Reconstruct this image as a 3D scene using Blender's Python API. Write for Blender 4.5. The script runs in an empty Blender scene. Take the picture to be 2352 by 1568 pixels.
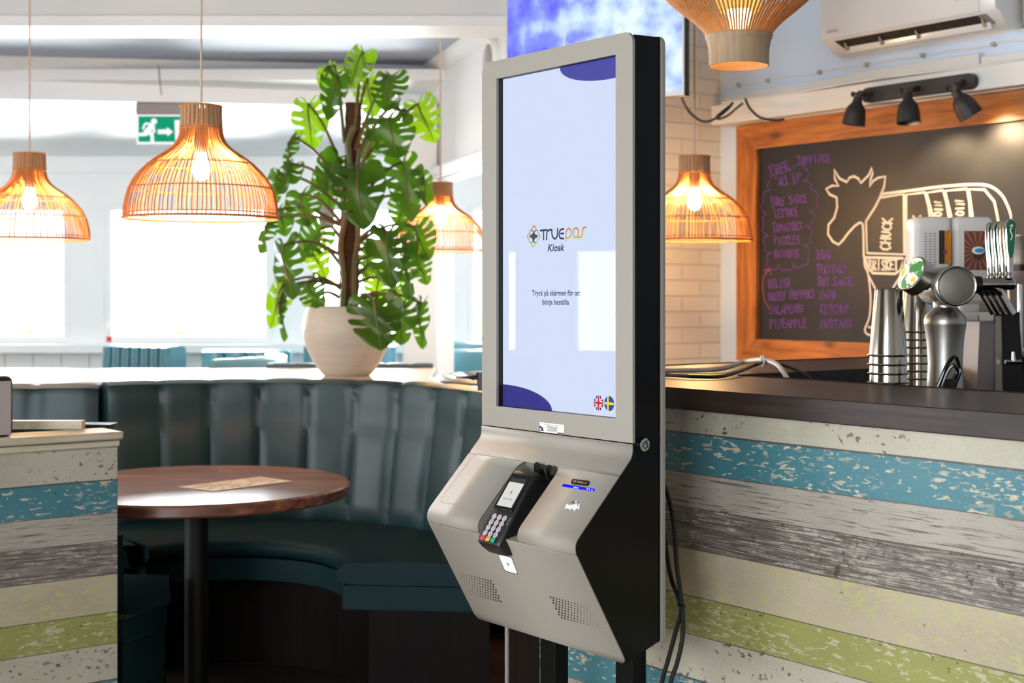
import bpy, math, random
from mathutils import Vector, Matrix
from mathutils.geometry import tessellate_polygon
random.seed(7)
SC = bpy.context.scene
COL = SC.collection
PI = math.pi

# ---------------------------------------------------------------- camera
F = 3267.0            # focal length in pixels of the 2352 px wide frame (50 mm on 36 mm)
CX, HY, CH = 1176.0, 676.0, 1.30
cam = bpy.data.cameras.new('camera'); cam_o = bpy.data.objects.new('camera', cam); COL.objects.link(cam_o)
cam.sensor_width = 36.0; cam.lens = 50.0
cam.shift_y = -(784.0 - HY) / 2352.0
cam_o.location = (0, 0, CH); cam_o.rotation_euler = (PI / 2, 0, 0)
cam.dof.use_dof = True; cam.dof.focus_distance = 2.85; cam.dof.aperture_fstop = 5.6
cam.clip_start = 0.05; cam.clip_end = 200
SC.camera = cam_o
# ---------------------------------------------------------------- world / exposure
SC.view_settings.view_transform = 'Standard'
SC.view_settings.look = 'None'
SC.view_settings.exposure = 0.0
SC.view_settings.gamma = 1.0
SC.view_settings.use_curve_mapping = False
w = bpy.data.worlds.new('daylight'); SC.world = w; w.use_nodes = True
bg = w.node_tree.nodes['Background']
bg.inputs[0].default_value = (0.93, 0.97, 1.0, 1); bg.inputs[1].default_value = 4.6
SC.cycles.max_bounces = 8; SC.cycles.diffuse_bounces = 5; SC.cycles.glossy_bounces = 4
SC.cycles.transparent_max_bounces = 16; SC.cycles.caustics_reflective = False; SC.cycles.caustics_refractive = False
SC.cycles.sample_clamp_indirect = 6.0
def daylight(name, loc, rot, sx, sy, power, col=(0.95, 0.98, 1.0)):
    l = bpy.data.lights.new(name, 'AREA'); l.shape = 'RECTANGLE'; l.size = sx; l.size_y = sy
    l.energy = power; l.color = col
    o = bpy.data.objects.new(name, l); COL.objects.link(o); o.location = loc; o.rotation_euler = rot
    return o
# daylight coming through the windows of the side wall, an added fill window behind the camera, and the far glazed bay
daylight('daylight_side', (-4.95, 1.5, 1.75), (0, -PI / 2, 0), 1.7, 6.4, 500)
daylight('fill_behind_camera', (-2.8, -3.75, 1.55), (PI / 2, 0, 0), 3.2, 2.5, 290, (0.84, 0.92, 1.0))  # unseen lamp added to fill surfaces facing the camera
daylight('daylight_bay', (-2.2, 10.9, 1.5), (-PI / 2 - 0.12, 0, 0), 6.4, 2.4, 2300)

# ---------------------------------------------------------------- geometry helpers
CA, SA = 0.6040, 0.7970                 # the bar, the kiosk and the menu wall stand turned by this angle
ROT = -math.atan2(SA, CA)
def B(x, y, z=0.0): return Vector((x * CA + y * SA, -x * SA + y * CA, z))
def P(px, py, Y): return Vector(((px - CX) / F * Y, Y, CH - (py - HY) / F * Y))
def onZ(px, py, z):
    Y = (CH - z) * F / (py - HY); return Vector(((px - CX) / F * Y, Y, z))
def onBY(px, py, yb):                   # on a plane parallel to the menu wall: (along, up)
    s = (px - CX) / F; Y = yb / (SA * s + CA)
    return ((CA * s - SA) * Y, CH - (py - HY) / F * Y)
def ss(a, b, x):
    t = min(1, max(0, (x - a) / (b - a))); return t * t * (3 - 2 * t)

class MB:
    def __init__(s): s.v = []; s.f = []
    def add(s, vs, fs):
        o = len(s.v); s.v += [tuple(p) for p in vs]; s.f += [tuple(i + o for i in f) for f in fs]; return s
    def box(s, x0, x1, y0, y1, z0, z1):
        return s.add([(x0,y0,z0),(x1,y0,z0),(x1,y1,z0),(x0,y1,z0),(x0,y0,z1),(x1,y0,z1),(x1,y1,z1),(x0,y1,z1)],
                     [(0,3,2,1),(4,5,6,7),(0,1,5,4),(1,2,6,5),(2,3,7,6),(3,0,4,7)])
    def obox(s, o, ex, ey, ez):          # oriented box: corner o and three edge vectors
        o = Vector(o); ex = Vector(ex); ey = Vector(ey); ez = Vector(ez)
        c = [o, o+ex, o+ex+ey, o+ey, o+ez, o+ex+ez, o+ex+ey+ez, o+ey+ez]
        return s.add(c, [(0,3,2,1),(4,5,6,7),(0,1,5,4),(1,2,6,5),(2,3,7,6),(3,0,4,7)])
    def tube(s, pts, r, n=8, closed=False, caps=True):
        pts = [Vector(p) for p in pts]; m = len(pts)
        rs = r if isinstance(r, (list, tuple)) else [r] * m
        vs = []; nrm = None
        for i, p in enumerate(pts):
            if closed: t = pts[(i+1) % m] - pts[i-1]
            else: t = pts[min(i+1, m-1)] - pts[max(i-1, 0)]
            if t.length < 1e-9: t = Vector((0,0,1))
            t.normalize()
            if nrm is None:
                a = Vector((0,0,1)) if abs(t.z) < .9 else Vector((1,0,0)); nrm = t.cross(a).normalized()
            else:
                nrm = nrm - t * nrm.dot(t)
                if nrm.length < 1e-6: nrm = t.orthogonal()
                nrm.normalize()
            b = t.cross(nrm)
            for k in range(n):
                a = 2*PI*k/n; vs.append(p + (nrm*math.cos(a) + b*math.sin(a)) * rs[i])
        fs = []
        for i in range(m if closed else m-1):
            j = (i+1) % m
            for k in range(n):
                fs.append((i*n+k, i*n+(k+1)%n, j*n+(k+1)%n, j*n+k))
        if caps and not closed:
            fs.append(tuple(range(n-1,-1,-1))); fs.append(tuple((m-1)*n+k for k in range(n)))
        return s.add(vs, fs)
    def cyl(s, p0, p1, r0, r1=None, n=24):
        return s.tube([p0, p1], [r0, r0 if r1 is None else r1], n)
    def lathe(s, prof, n=32, c=(0,0,0), m=None, a0=0, a1=2*PI):
        full = abs(a1-a0-2*PI) < 1e-6; cols = n if full else n+1
        vs = []
        for (r, z) in prof:
            for k in range(cols):
                a = a0+(a1-a0)*k/n; q = Vector((r*math.cos(a), r*math.sin(a), z))
                if m is not None: q = m @ q
                vs.append(q + Vector(c))
        fs = []
        for i in range(len(prof)-1):
            for k in range(n):
                kk = (k+1) % cols
                fs.append((i*cols+k, i*cols+kk, (i+1)*cols+kk, (i+1)*cols+k))
        if full and tuple(prof[0]) != tuple(prof[-1]):
            if prof[0][0] > 1e-6: fs.append(tuple(range(n-1,-1,-1)))
            if prof[-1][0] > 1e-6: fs.append(tuple((len(prof)-1)*cols+k for k in range(n)))
        return s.add(vs, fs)
    def prism(s, poly, ext, holes=()):   # poly: 3D points in a plane, extruded by ext; holes likewise
        ext = Vector(ext); loops = [[Vector(p) for p in poly]] + [[Vector(p) for p in h] for h in holes]
        flat = [p for l in loops for p in l]; N = len(flat)
        tri = tessellate_polygon(loops)
        fs = [tuple(t) for t in tri] + [tuple(N+i for i in reversed(t)) for t in tri]
        o = 0
        for l in loops:
            m = len(l)
            for i in range(m): fs.append((o+i, o+(i+1)%m, N+o+(i+1)%m, N+o+i))
            o += m
        return s.add(flat + [p+ext for p in flat], fs)
    def flat(s, poly, holes=()):
        loops = [[Vector(p) for p in poly]] + [[Vector(p) for p in h] for h in holes]
        return s.add([p for l in loops for p in l], [tuple(t) for t in tessellate_polygon(loops)])
    def grid(s, rows, closed=False):     # rows of points
        n = len(rows[0]); vs = [p for r in rows for p in r]; fs = []
        for i in range(len(rows)-1):
            for k in range(n if closed else n-1):
                fs.append((i*n+k, i*n+(k+1)%n, (i+1)*n+(k+1)%n, (i+1)*n+k))
        return s.add(vs, fs)
    def ribbon(s, pts, wd, fr, lift=0.0):   # flat stroke: 2D points mapped by fr(u, v)
        pts = [Vector((p[0], p[1])) for p in pts]; L = []; R = []
        m = len(pts)
        for i, p in enumerate(pts):
            t = pts[min(i+1,m-1)] - pts[max(i-1,0)]
            if t.length < 1e-9: t = Vector((1,0))
            t.normalize(); q = Vector((-t.y, t.x)) * wd/2
            e = t*wd*.4*(-1 if i == 0 else 1 if i == m-1 else 0)
            L.append(fr(*(p+q+e))); R.append(fr(*(p-q+e)))
        return s.grid([L, R])

def spline(pts, k=6, closed=False):      # Catmull-Rom through points
    n = len(pts); dim = len(pts[0]); out = []
    rng = range(n) if closed else range(n-1)
    for i in rng:
        g = lambda j: pts[j % n] if closed else pts[min(max(j,0),n-1)]
        p0, p1, p2, p3 = g(i-1), g(i), g(i+1), g(i+2)
        for a in range(k):
            t = a/k
            out.append(tuple(.5*((2*p1[d]) + (-p0[d]+p2[d])*t + (2*p0[d]-5*p1[d]+4*p2[d]-p3[d])*t*t + (-p0[d]+3*p1[d]-3*p2[d]+p3[d])*t**3) for d in range(dim)))
    if not closed: out.append(tuple(pts[-1]))
    return out
def rrect(x0, x1, y0, y1, r, n=5):
    o = []
    for cx, cy, a in ((x1-r,y1-r,0),(x0+r,y1-r,PI/2),(x0+r,y0+r,PI),(x1-r,y0+r,1.5*PI)):
        for k in range(n+1):
            t = a + PI/2*k/n; o.append((cx+r*math.cos(t), cy+r*math.sin(t)))
    return o

def obj(name, mb, m, parent=None, bevel=0.0, seg=2, smooth=35, loc=None, rz=None):
    me = bpy.data.meshes.new(name); me.from_pydata(mb.v, [], mb.f); me.validate(); me.update()
    me.materials.append(m)
    if smooth:
        me.shade_smooth(); me.set_sharp_from_angle(angle=math.radians(smooth))
    o = bpy.data.objects.new(name, me); COL.objects.link(o)
    if parent: o.parent = parent
    if loc is not None: o.location = loc
    if rz is not None: o.rotation_euler = (0, 0, rz)
    if bevel:
        b = o.modifiers.new('bevel', 'BEVEL'); b.width = bevel; b.segments = seg; b.limit_method = 'ANGLE'; b.angle_limit = math.radians(40)
    return o
def tag(o, label, cat, group=None, kind=None):
    o['label'] = label; o['category'] = cat
    if group: o['group'] = group
    if kind: o['kind'] = kind
    return o
def thing(name, label, cat, loc=(0,0,0), rz=0.0, group=None):
    o = bpy.data.objects.new(name, None); COL.objects.link(o); o.location = loc; o.rotation_euler = (0,0,rz)
    o.empty_display_size = .1
    return tag(o, label, cat, group)
def struct(name, mb, m, label=None, **k):
    o = obj(name, mb, m, **k); o['kind'] = 'structure'
    if label: o['label'] = label; o['category'] = name.split('_')[0]
    return o
def text_mb(txt, size, extr=0.0, align='CENTER', shear=0.0, width=None, bold=0.0):
    c = bpy.data.curves.new('lettering', 'FONT'); c.body = txt; c.size = size; c.align_x = align; c.extrude = extr; c.shear = shear; c.offset = bold
    c.resolution_u = 3
    o = bpy.data.objects.new('lettering', c); COL.objects.link(o)
    bpy.context.view_layer.update()
    me = bpy.data.meshes.new_from_object(o.evaluated_get(bpy.context.evaluated_depsgraph_get()))
    vs = [v.co.copy() for v in me.vertices]; fs = [tuple(p.vertices) for p in me.polygons]
    bpy.data.objects.remove(o); bpy.data.curves.remove(c); bpy.data.meshes.remove(me)
    if width and vs:
        k = width / max(1e-6, max(v.x for v in vs) - min(v.x for v in vs))
        for v in vs: v.x *= k
    return vs, fs
def put_text(mb, txt, size, fr, **k):
    vs, fs = text_mb(txt, size, **k); mb.add([fr(v.x, v.y) for v in vs], fs)

# ---------------------------------------------------------------- materials
def srgb(r, g, b):
    f = lambda c: c/12.92 if c <= .04045 else ((c+.055)/1.055)**2.4
    return (f(r/255), f(g/255), f(b/255), 1)
MATS = {}
def nodes(name):
    m = bpy.data.materials.new(name); m.use_nodes = True; nt = m.node_tree
    return m, nt, nt.nodes['Principled BSDF'], (lambda t: nt.nodes.new('ShaderNode'+t)), nt.links.new
def mat(name, col, rough=.5, metal=0.0, emit=None, es=1.0, var=0.0, vscale=(8,8,8), bump=0.0, bscale=200, spec=None, coat=0.0, trans=0.0, col2=None, aniso=0.0):
    m, nt, b, N, L = nodes(name)
    b.inputs['Base Color'].default_value = col; b.inputs['Roughness'].default_value = rough; b.inputs['Metallic'].default_value = metal
    if spec is not None: b.inputs['Specular IOR Level'].default_value = spec
    if coat: b.inputs['Coat Weight'].default_value = coat; b.inputs['Coat Roughness'].default_value = .1
    if emit: b.inputs['Emission Color'].default_value = emit; b.inputs['Emission Strength'].default_value = es
    if trans: b.inputs['Transmission Weight'].default_value = trans
    tc = N('TexCoord')
    if var or col2:
        mp = N('Mapping'); mp.inputs['Scale'].default_value = vscale; L(tc.outputs['Object'], mp.inputs['Vector'])
        nz = N('TexNoise'); nz.inputs['Scale'].default_value = 1; nz.inputs['Detail'].default_value = 4; L(mp.outputs[0], nz.inputs['Vector'])
        mx = N('MixRGB'); c2 = col2 or tuple(c*(1-var) for c in col[:3])+(1,)
        mx.inputs[1].default_value = col; mx.inputs[2].default_value = c2
        rp = N('ValToRGB'); rp.color_ramp.elements[0].position = .35; rp.color_ramp.elements[1].position = .65
        L(nz.outputs['Fac'], rp.inputs[0]); L(rp.outputs[0], mx.inputs[0]); L(mx.outputs[0], b.inputs['Base Color'])
    if bump:
        n2 = N('TexNoise'); n2.inputs['Scale'].default_value = bscale; n2.inputs['Detail'].default_value = 3; L(tc.outputs['Object'], n2.inputs['Vector'])
        bp = N('Bump'); bp.inputs['Strength'].default_value = bump; bp.inputs['Distance'].default_value = .01
        L(n2.outputs['Fac'], bp.inputs['Height']); L(bp.outputs[0], b.inputs['Normal'])
    MATS[name] = m; return m
def wood(name, c1, c2, rough=.45, gs=(3, 40, 40), knots=0.0, coat=0.0, planks=None, spec=.5):
    m, nt, b, N, L = nodes(name)
    tc = N('TexCoord'); mp = N('Mapping'); mp.inputs['Scale'].default_value = gs; L(tc.outputs['Object'], mp.inputs['Vector'])
    nz = N('TexNoise'); nz.inputs['Scale'].default_value = 1; nz.inputs['Detail'].default_value = 6; nz.inputs['Distortion'].default_value = .6
    L(mp.outputs[0], nz.inputs['Vector'])
    rp = N('ValToRGB'); rp.color_ramp.elements[0].position = .32; rp.color_ramp.elements[1].position = .68
    rp.color_ramp.elements[0].color = c2; rp.color_ramp.elements[1].color = c1; L(nz.outputs['Fac'], rp.inputs[0])
    out = rp.outputs[0]
    if planks:
        sx = N('Mapping'); sx.inputs['Scale'].default_value = planks; L(tc.outputs['Object'], sx.inputs['Vector'])
        wn = N('TexWhiteNoise'); fl = N('VectorMath'); fl.operation = 'FLOOR'; L(sx.outputs[0], fl.inputs[0]); L(fl.outputs[0], wn.inputs['Vector'])
        hs = N('HueSaturation'); mr = N('MapRange'); mr.inputs['To Min'].default_value = .6; mr.inputs['To Max'].default_value = 1.35
        L(wn.outputs['Value'], mr.inputs['Value']); L(mr.outputs[0], hs.inputs['Value']); L(out, hs.inputs['Color']); out = hs.outputs[0]
    if knots:
        m2 = N('Mapping'); m2.inputs['Scale'].default_value = (5, 9, 9); L(tc.outputs['Object'], m2.inputs['Vector'])
        vo = N('TexVoronoi'); vo.inputs['Scale'].default_value = 1; L(m2.outputs[0], vo.inputs['Vector'])
        r2 = N('ValToRGB'); r2.color_ramp.elements[0].position = .05; r2.color_ramp.elements[1].position = .22
        r2.color_ramp.elements[0].color = (1,1,1,1); r2.color_ramp.elements[1].color = (0,0,0,1); L(vo.outputs['Distance'], r2.inputs[0])
        mu = N('Math'); mu.operation = 'MULTIPLY'; mu.inputs[1].default_value = knots; L(r2.outputs[0], mu.inputs[0])
        mx = N('MixRGB'); mx.inputs[2].default_value = tuple(c*.3 for c in c2[:3])+(1,); L(mu.outputs[0], mx.inputs[0]); L(out, mx.inputs[1]); out = mx.outputs[0]
    L(out, b.inputs['Base Color']); b.inputs['Roughness'].default_value = rough; b.inputs['Specular IOR Level'].default_value = spec
    if coat: b.inputs['Coat Weight'].default_value = coat; b.inputs['Coat Roughness'].default_value = .15
    bp = N('Bump'); bp.inputs['Strength'].default_value = .15; bp.inputs['Distance'].default_value = .003; L(nz.outputs['Fac'], bp.inputs['Height']); L(bp.outputs[0], b.inputs['Normal'])
    return m
def emis(name, col, s=1.0, grad=None):
    m, nt, b, N, L = nodes(name)
    b.inputs['Base Color'].default_value = (.01,.01,.01,1); b.inputs['Roughness'].default_value = .3
    b.inputs['Specular IOR Level'].default_value = 0.0
    b.inputs['Emission Color'].default_value = col; b.inputs['Emission Strength'].default_value = s
    if grad:                                  # colour running up the letters as the display shows it
        c2, z0, z1 = grad
        tc = N('TexCoord'); sp = N('SeparateXYZ'); L(tc.outputs['Object'], sp.inputs[0])
        mr = N('MapRange'); mr.inputs['From Min'].default_value = z0; mr.inputs['From Max'].default_value = z1; L(sp.outputs[2], mr.inputs['Value'])
        mx = N('MixRGB'); mx.inputs[1].default_value = col; mx.inputs[2].default_value = c2; L(mr.outputs[0], mx.inputs[0]); L(mx.outputs[0], b.inputs['Emission Color'])
    return m
def glass(name, tint=(1,1,1,1), ior=1.45, rough=0.0):
    m = bpy.data.materials.new(name); m.use_nodes = True; nt = m.node_tree; nt.nodes.clear()
    N = lambda t: nt.nodes.new('ShaderNode'+t)
    t = N('BsdfTransparent'); t.inputs[0].default_value = tint
    g = N('BsdfGlossy'); g.inputs['Roughness'].default_value = rough
    fr = N('Fresnel'); fr.inputs[0].default_value = ior
    mx = N('MixShader'); o = N('OutputMaterial')
    nt.links.new(fr.outputs[0], mx.inputs[0]); nt.links.new(t.outputs[0], mx.inputs[1]); nt.links.new(g.outputs[0], mx.inputs[2]); nt.links.new(mx.outputs[0], o.inputs[0])
    return m
def plank_paper(name, ztop, order):
    """printed board wallpaper: horizontal boards of worn paint; ztop is the height where the first board begins"""
    H = {'blue': .0836, 'white': .0723, 'grey': .087, 'cream': .0993, 'green': .0802, 'pale': .0939}
    base = {'blue': srgb(62,114,125), 'white': srgb(157,151,140), 'grey': srgb(128,121,116), 'cream': srgb(170,159,136), 'green': srgb(138,140,78), 'pale': srgb(172,166,149)}
    fleck = {'blue': srgb(184,174,150), 'white': srgb(146,155,152), 'grey': srgb(162,157,145), 'cream': srgb(174,170,120), 'green': srgb(176,168,140), 'pale': srgb(166,172,150)}
    # thresholds: share of flecks, share of dark cracks, share of dark speckles
    fl = {'blue': .565, 'white': .66, 'grey': .52, 'cream': .55, 'green': .55, 'pale': .60}
    cr = {'blue': .70, 'white': .57, 'grey': .47, 'cream': .72, 'green': .68, 'pale': .70}
    sp = {'blue': .70, 'white': .72, 'grey': .58, 'cream': .70, 'green': .66, 'pale': .615}
    per = sum(H.values())
    m, nt, b, N, L = nodes(name)
    tc = N('TexCoord'); se = N('SeparateXYZ'); L(tc.outputs['Object'], se.inputs[0])
    def M(op, a, bb=None):
        n = N('Math'); n.operation = op
        for i, x in enumerate((a, bb)):
            if x is None: continue
            if isinstance(x, (int, float)): n.inputs[i].default_value = x
            else: L(x, n.inputs[i])
        return n.outputs[0]
    h = M('ADD', se.outputs[0], se.outputs[1]); z = se.outputs[2]
    def noise(sh, sz, det=4, off=0.0, dist=0.0):
        c = N('CombineXYZ'); L(M('MULTIPLY', h, sh), c.inputs[0]); L(M('MULTIPLY', z, sz), c.inputs[2]); c.inputs[1].default_value = off
        n = N('TexNoise'); n.inputs['Scale'].default_value = 1; n.inputs['Detail'].default_value = det; n.inputs['Distortion'].default_value = dist
        L(c.outputs[0], n.inputs['Vector']); return n.outputs['Fac']
    wob = M('MULTIPLY', M('SUBTRACT', noise(3, 3, 2, 9.1), .5), .004)
    t = M('FRACT', M('DIVIDE', M('ADD', M('SUBTRACT', ztop + per*4, z), wob), per))
    def ramp(vals, gaps=False):
        r = N('ValToRGB'); cr_ = r.color_ramp; cr_.interpolation = 'CONSTANT'
        while len(cr_.elements) > 1: cr_.elements.remove(cr_.elements[-1])
        p = 0.0; first = True
        for k in order:
            v = vals[k]; c = v if isinstance(v, tuple) else (v, v, v, 1)
            if gaps:
                for pos, cc in ((p, srgb(58,50,46)), (p + .0028/per, c)):
                    if first: e = cr_.elements[0]; e.position = 0; first = False
                    else: e = cr_.elements.new(pos)
                    e.color = cc
            else:
                if first: e = cr_.elements[0]; e.position = 0; first = False
                else: e = cr_.elements.new(p)
                e.color = c
            p += H[k]/per
        L(t, r.inputs[0]); return r.outputs[0]
    def mix(f, a, c2):
        n = N('MixRGB'); L(f, n.inputs[0]); L(a, n.inputs[1])
        if isinstance(c2, tuple): n.inputs[2].default_value = c2
        else: L(c2, n.inputs[2])
        return n.outputs[0]
    def over(nz, th, soft=.03):
        return M('MINIMUM', M('MAXIMUM', M('DIVIDE', M('SUBTRACT', nz, th), soft), 0.0), 1.0)
    col = ramp(base)
    shade = M('ADD', M('MULTIPLY', noise(5, 9, 3, 4.4), .5), .75)
    hv = N('HueSaturation'); L(shade, hv.inputs['Value']); L(col, hv.inputs['Color']); col = hv.outputs[0]
    patch = M('MULTIPLY', over(noise(4, 8, 3, 1.7), .5, .12), over(noise(42, 135, 5, 2.2, .4), ramp(fl), .03))
    patch = M('MAXIMUM', patch, over(noise(34, 112, 5, 7.7, .5), M('ADD', ramp(fl), .045), .02))
    col = mix(patch, col, ramp(fleck))
    crack = over(noise(9, 330, 4, 5.1, .8), ramp(cr), .06)
    col = mix(M('MULTIPLY', crack, .88), col, srgb(84,74,66))
    speck = M('MULTIPLY', over(noise(60, 90, 3, 3.3), ramp(sp), .03), over(noise(5, 12, 2, 6.5), .48, .1))
    col = mix(M('MULTIPLY', speck, .8), col, srgb(62,50,42))
    fine = M('ADD', M('MULTIPLY', noise(120, 420, 2, 8.8), .3), .85)
    h2 = N('HueSaturation'); L(fine, h2.inputs['Value']); L(col, h2.inputs['Color']); col = h2.outputs[0]
    # the seams between boards
    seam = ramp({k: (0.0,0.0,0.0,1) for k in order}, gaps=False)
    g = N('ValToRGB'); e = g.color_ramp; e.interpolation = 'CONSTANT'
    while len(e.elements) > 1: e.elements.remove(e.elements[-1])
    p = 0.0
    for i, k in enumerate(order):
        if i == 0: q = e.elements[0]; q.position = 0
        else: q = e.elements.new(p)
        q.color = (1,1,1,1)
        q = e.elements.new(p + .0026/per); q.color = (0,0,0,1)
        p += H[k]/per
    L(t, g.inputs[0]); col = mix(M('MULTIPLY', g.outputs[0], .85), col, srgb(70,62,56))
    L(col, b.inputs['Base Color']); b.inputs['Roughness'].default_value = .42
    return m
M_white = mat('white_paint', srgb(236,234,230), .55, var=.03, vscale=(2,2,2))
M_cool = mat('cool_lit_white_paint', srgb(218,234,255), .5, var=.02, vscale=(2,2,2))  # white wall paint with the cool cast of the light put in
M_bounce_floor = mat('pale_bounce_floor', srgb(206,196,182), .5, var=.1, vscale=(2,2,2))  # unseen front floor, made pale to bounce light upward
M_bay = mat('bay_white_paint', srgb(240,241,242), .5, var=.02, vscale=(2,2,2))
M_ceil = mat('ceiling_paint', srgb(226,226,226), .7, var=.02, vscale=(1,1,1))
M_floor = wood('dark_floor', srgb(66,50,40), srgb(38,28,23), .4, (2,30,30), planks=(0.8,7,1))
M_teal = mat('teal_leather', srgb(27,55,60), .40, var=.10, vscale=(6,6,6), bump=.05, bscale=500, spec=.5)
M_teal_shaded = mat('shaded_teal_leather', srgb(18,44,49), .5, var=.10, vscale=(6,6,6), bump=.05, bscale=500, spec=.12)  # darker copy of the booth leather, shade put into its colour
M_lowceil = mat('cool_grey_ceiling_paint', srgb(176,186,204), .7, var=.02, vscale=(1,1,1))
M_topceil = mat('low_bounce_ceiling_paint', srgb(168,168,168), .8)  # unseen front ceiling, darkened so it bounces less light
M_tealfar = mat('window_lit_teal_leather', srgb(70,132,148), .3, spec=.7, bump=.05, bscale=400)  # lighter copy of the leather, window light put into its colour
M_dark = wood('dark_plinth', srgb(24,14,10), srgb(13,8,6), .6, (40,40,3), spec=.12)
M_table = wood('walnut_table', srgb(158,100,76), srgb(92,52,38), .33, (4,30,30), planks=(.6,14,1), coat=.3)
M_bar = wood('dark_bar_wood', srgb(50,37,33), srgb(29,21,19), .4, (4,60,60), coat=.06, spec=.35)
M_pine = wood('orange_pine', srgb(205,128,60), srgb(150,84,32), .4, (4,4,36), knots=.75)
M_pinev = wood('orange_pine_upright', srgb(205,128,60), srgb(150,84,32), .4, (36,4,4), knots=.75)
M_kwhite = mat('kiosk_white_metal', srgb(148,142,133), .5, bump=.015, bscale=900, spec=.22)
M_kblack = mat('kiosk_black_metal', srgb(7,7,7), .28, spec=.18)
M_black = mat('black_plastic', srgb(20,20,22), .35)
M_blackm = mat('matt_black', srgb(11,11,12), .55)
M_rubber = mat('black_cable_rubber', srgb(18,17,18), .45)
M_whitecable = mat('white_cable', srgb(205,198,186), .45)
M_steel = mat('brushed_steel', srgb(178,172,162), .15, 1.0, var=.12, vscale=(40,40,2))
M_steelm = mat('satin_steel', srgb(176,172,164), .36, 1.0, var=.08, vscale=(4,4,40))
M_chrome = mat('chrome', srgb(188,186,184), .12, 1.0)
M_rattan = mat('rattan', srgb(208,132,70), .6, var=.35, vscale=(60,60,8))
M_band = mat('bent_wood_band', srgb(178,148,116), .6, var=.2, vscale=(90,90,3))
M_bamboo = mat('bamboo_strip', srgb(206,140,78), .55, var=.25, vscale=(60,60,6))
M_board = mat('chalkboard', srgb(30,30,32), .48, var=.25, vscale=(3,3,3), col2=srgb(40,39,41))
M_chalk = mat('white_chalk_paint', srgb(240,228,212), .8)
M_purple = mat('purple_chalk', srgb(118,76,158), .9, var=.35, vscale=(70,70,70))
M_pink = mat('pink_chalk', srgb(160,84,104), .9, var=.3, vscale=(60,60,60))
M_pot = mat('pale_ceramic', srgb(186,180,170), .5, var=.12, vscale=(3,3,40))
M_soil = mat('soil', srgb(50,36,28), .9, bump=.8, bscale=60)
M_moss = mat('coir_pole', srgb(92,56,34), .95, var=.5, vscale=(60,60,90), bump=1.0, bscale=120)
M_stalk = mat('green_stalk', srgb(78,96,52), .5, var=.4, vscale=(9,9,9), col2=srgb(120,80,50))
def leafmat(name, c, back):
    m, nt, b, N, L = nodes(name)
    b.inputs['Base Color'].default_value = c; b.inputs['Roughness'].default_value = .33
    tr = N('BsdfTranslucent'); tr.inputs[0].default_value = back
    mx = N('MixShader'); mx.inputs[0].default_value = .42
    L(b.outputs[0], mx.inputs[1]); L(tr.outputs[0], mx.inputs[2]); L(mx.outputs[0], nt.nodes['Material Output'].inputs[0])
    tc = N('TexCoord'); nz = N('TexNoise'); nz.inputs['Scale'].default_value = 9; L(tc.outputs['Object'], nz.inputs['Vector'])
    c2 = N('MixRGB'); c2.inputs[1].default_value = c; c2.inputs[2].default_value = tuple(x*.7 for x in c[:3])+(1,); L(nz.outputs['Fac'], c2.inputs[0]); L(c2.outputs[0], b.inputs['Base Color'])
    return m
M_leaf = leafmat('monstera_leaf', srgb(33,58,24), srgb(84,134,12))
M_leafl = leafmat('backlit_monstera_leaf', srgb(78,118,30), srgb(150,200,20))  # lighter leaf copy, light from behind put into its colour
M_leafb = leafmat('dry_leaf', srgb(150,92,52), srgb(150,90,40))
M_ac = mat('ac_white_plastic', srgb(240,238,236), .16, spec=.6)
M_acd = mat('ac_dark_inside', srgb(46,38,34), .6)
M_pane = glass('window_glass')
M_cover = glass('screen_cover_glass', ior=1.25)
M_jug = mat('milky_plastic', srgb(222,216,210), .35)
M_grey = mat('grey_plastic', srgb(150,140,136), .5)
M_paper = mat('printed_paper', srgb(232,220,210), .5)
M_ink = mat('dark_ink', srgb(160,146,140), .6)
M_bush = leafmat('outdoor_shrub', srgb(120,150,80), srgb(150,190,70))

# ---------------------------------------------------------------- room shell
def wall(name, p0, p1, z0, z1, th, m, holes=(), label=None):
    """upright wall from p0 to p1 (plan), thickness th to the left of the direction; holes in (along, along, z, z)"""
    a = Vector((p0[0], p0[1], 0)); d = Vector((p1[0]-p0[0], p1[1]-p0[1], 0)); Ln = d.length; d.normalize(); n = Vector((-d.y, d.x, 0))
    q = lambda t, z: a + d*t + Vector((0,0,z))
    hl = [[q(h[0],h[2]), q(h[1],h[2]), q(h[1],h[3]), q(h[0],h[3])] for h in holes]
    return struct(name, MB().prism([q(0,z0), q(Ln,z0), q(Ln,z1), q(0,z1)], n*th, hl), m, label, smooth=0)
def window(name, p0, p1, z0, z1, m, fw=.045, dep=.08, mull=(), label=None):
    a = Vector((p0[0], p0[1], 0)); d = Vector((p1[0]-p0[0], p1[1]-p0[1], 0)); Ln = d.length; d.normalize(); n = Vector((-d.y, d.x, 0))
    Z = Vector((0,0,1)); r = bpy.data.objects.new(name, None); COL.objects.link(r); r['kind'] = 'structure'
    if label: r['label'] = label; r['category'] = 'window'
    mb = MB()
    mb.obox(a+Z*z0, d*Ln, n*dep, Z*fw); mb.obox(a+Z*(z1-fw), d*Ln, n*dep, Z*fw)
    for t in (0, Ln-fw) + tuple(x*Ln for x in mull): mb.obox(a+d*t+Z*(z0+fw), d*fw, n*dep, Z*(z1-z0-2*fw))
    obj('window_frame', mb, m, r, bevel=.004)
    obj('pane', MB().obox(a+d*fw*.8+n*dep*.45+Z*(z0+fw*.8), d*(Ln-1.6*fw), n*.006, Z*(z1-z0-1.6*fw)), M_pane, r, smooth=0)
    return r
struct('floor', MB().box(-5.2, 5.5, 3.75, 10.4, -.1, 0), M_floor, smooth=0)
struct('floor_front', MB().box(-5.2, 5.5, -3.8, 3.75, -.1, 0), M_bounce_floor, smooth=0)
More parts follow.
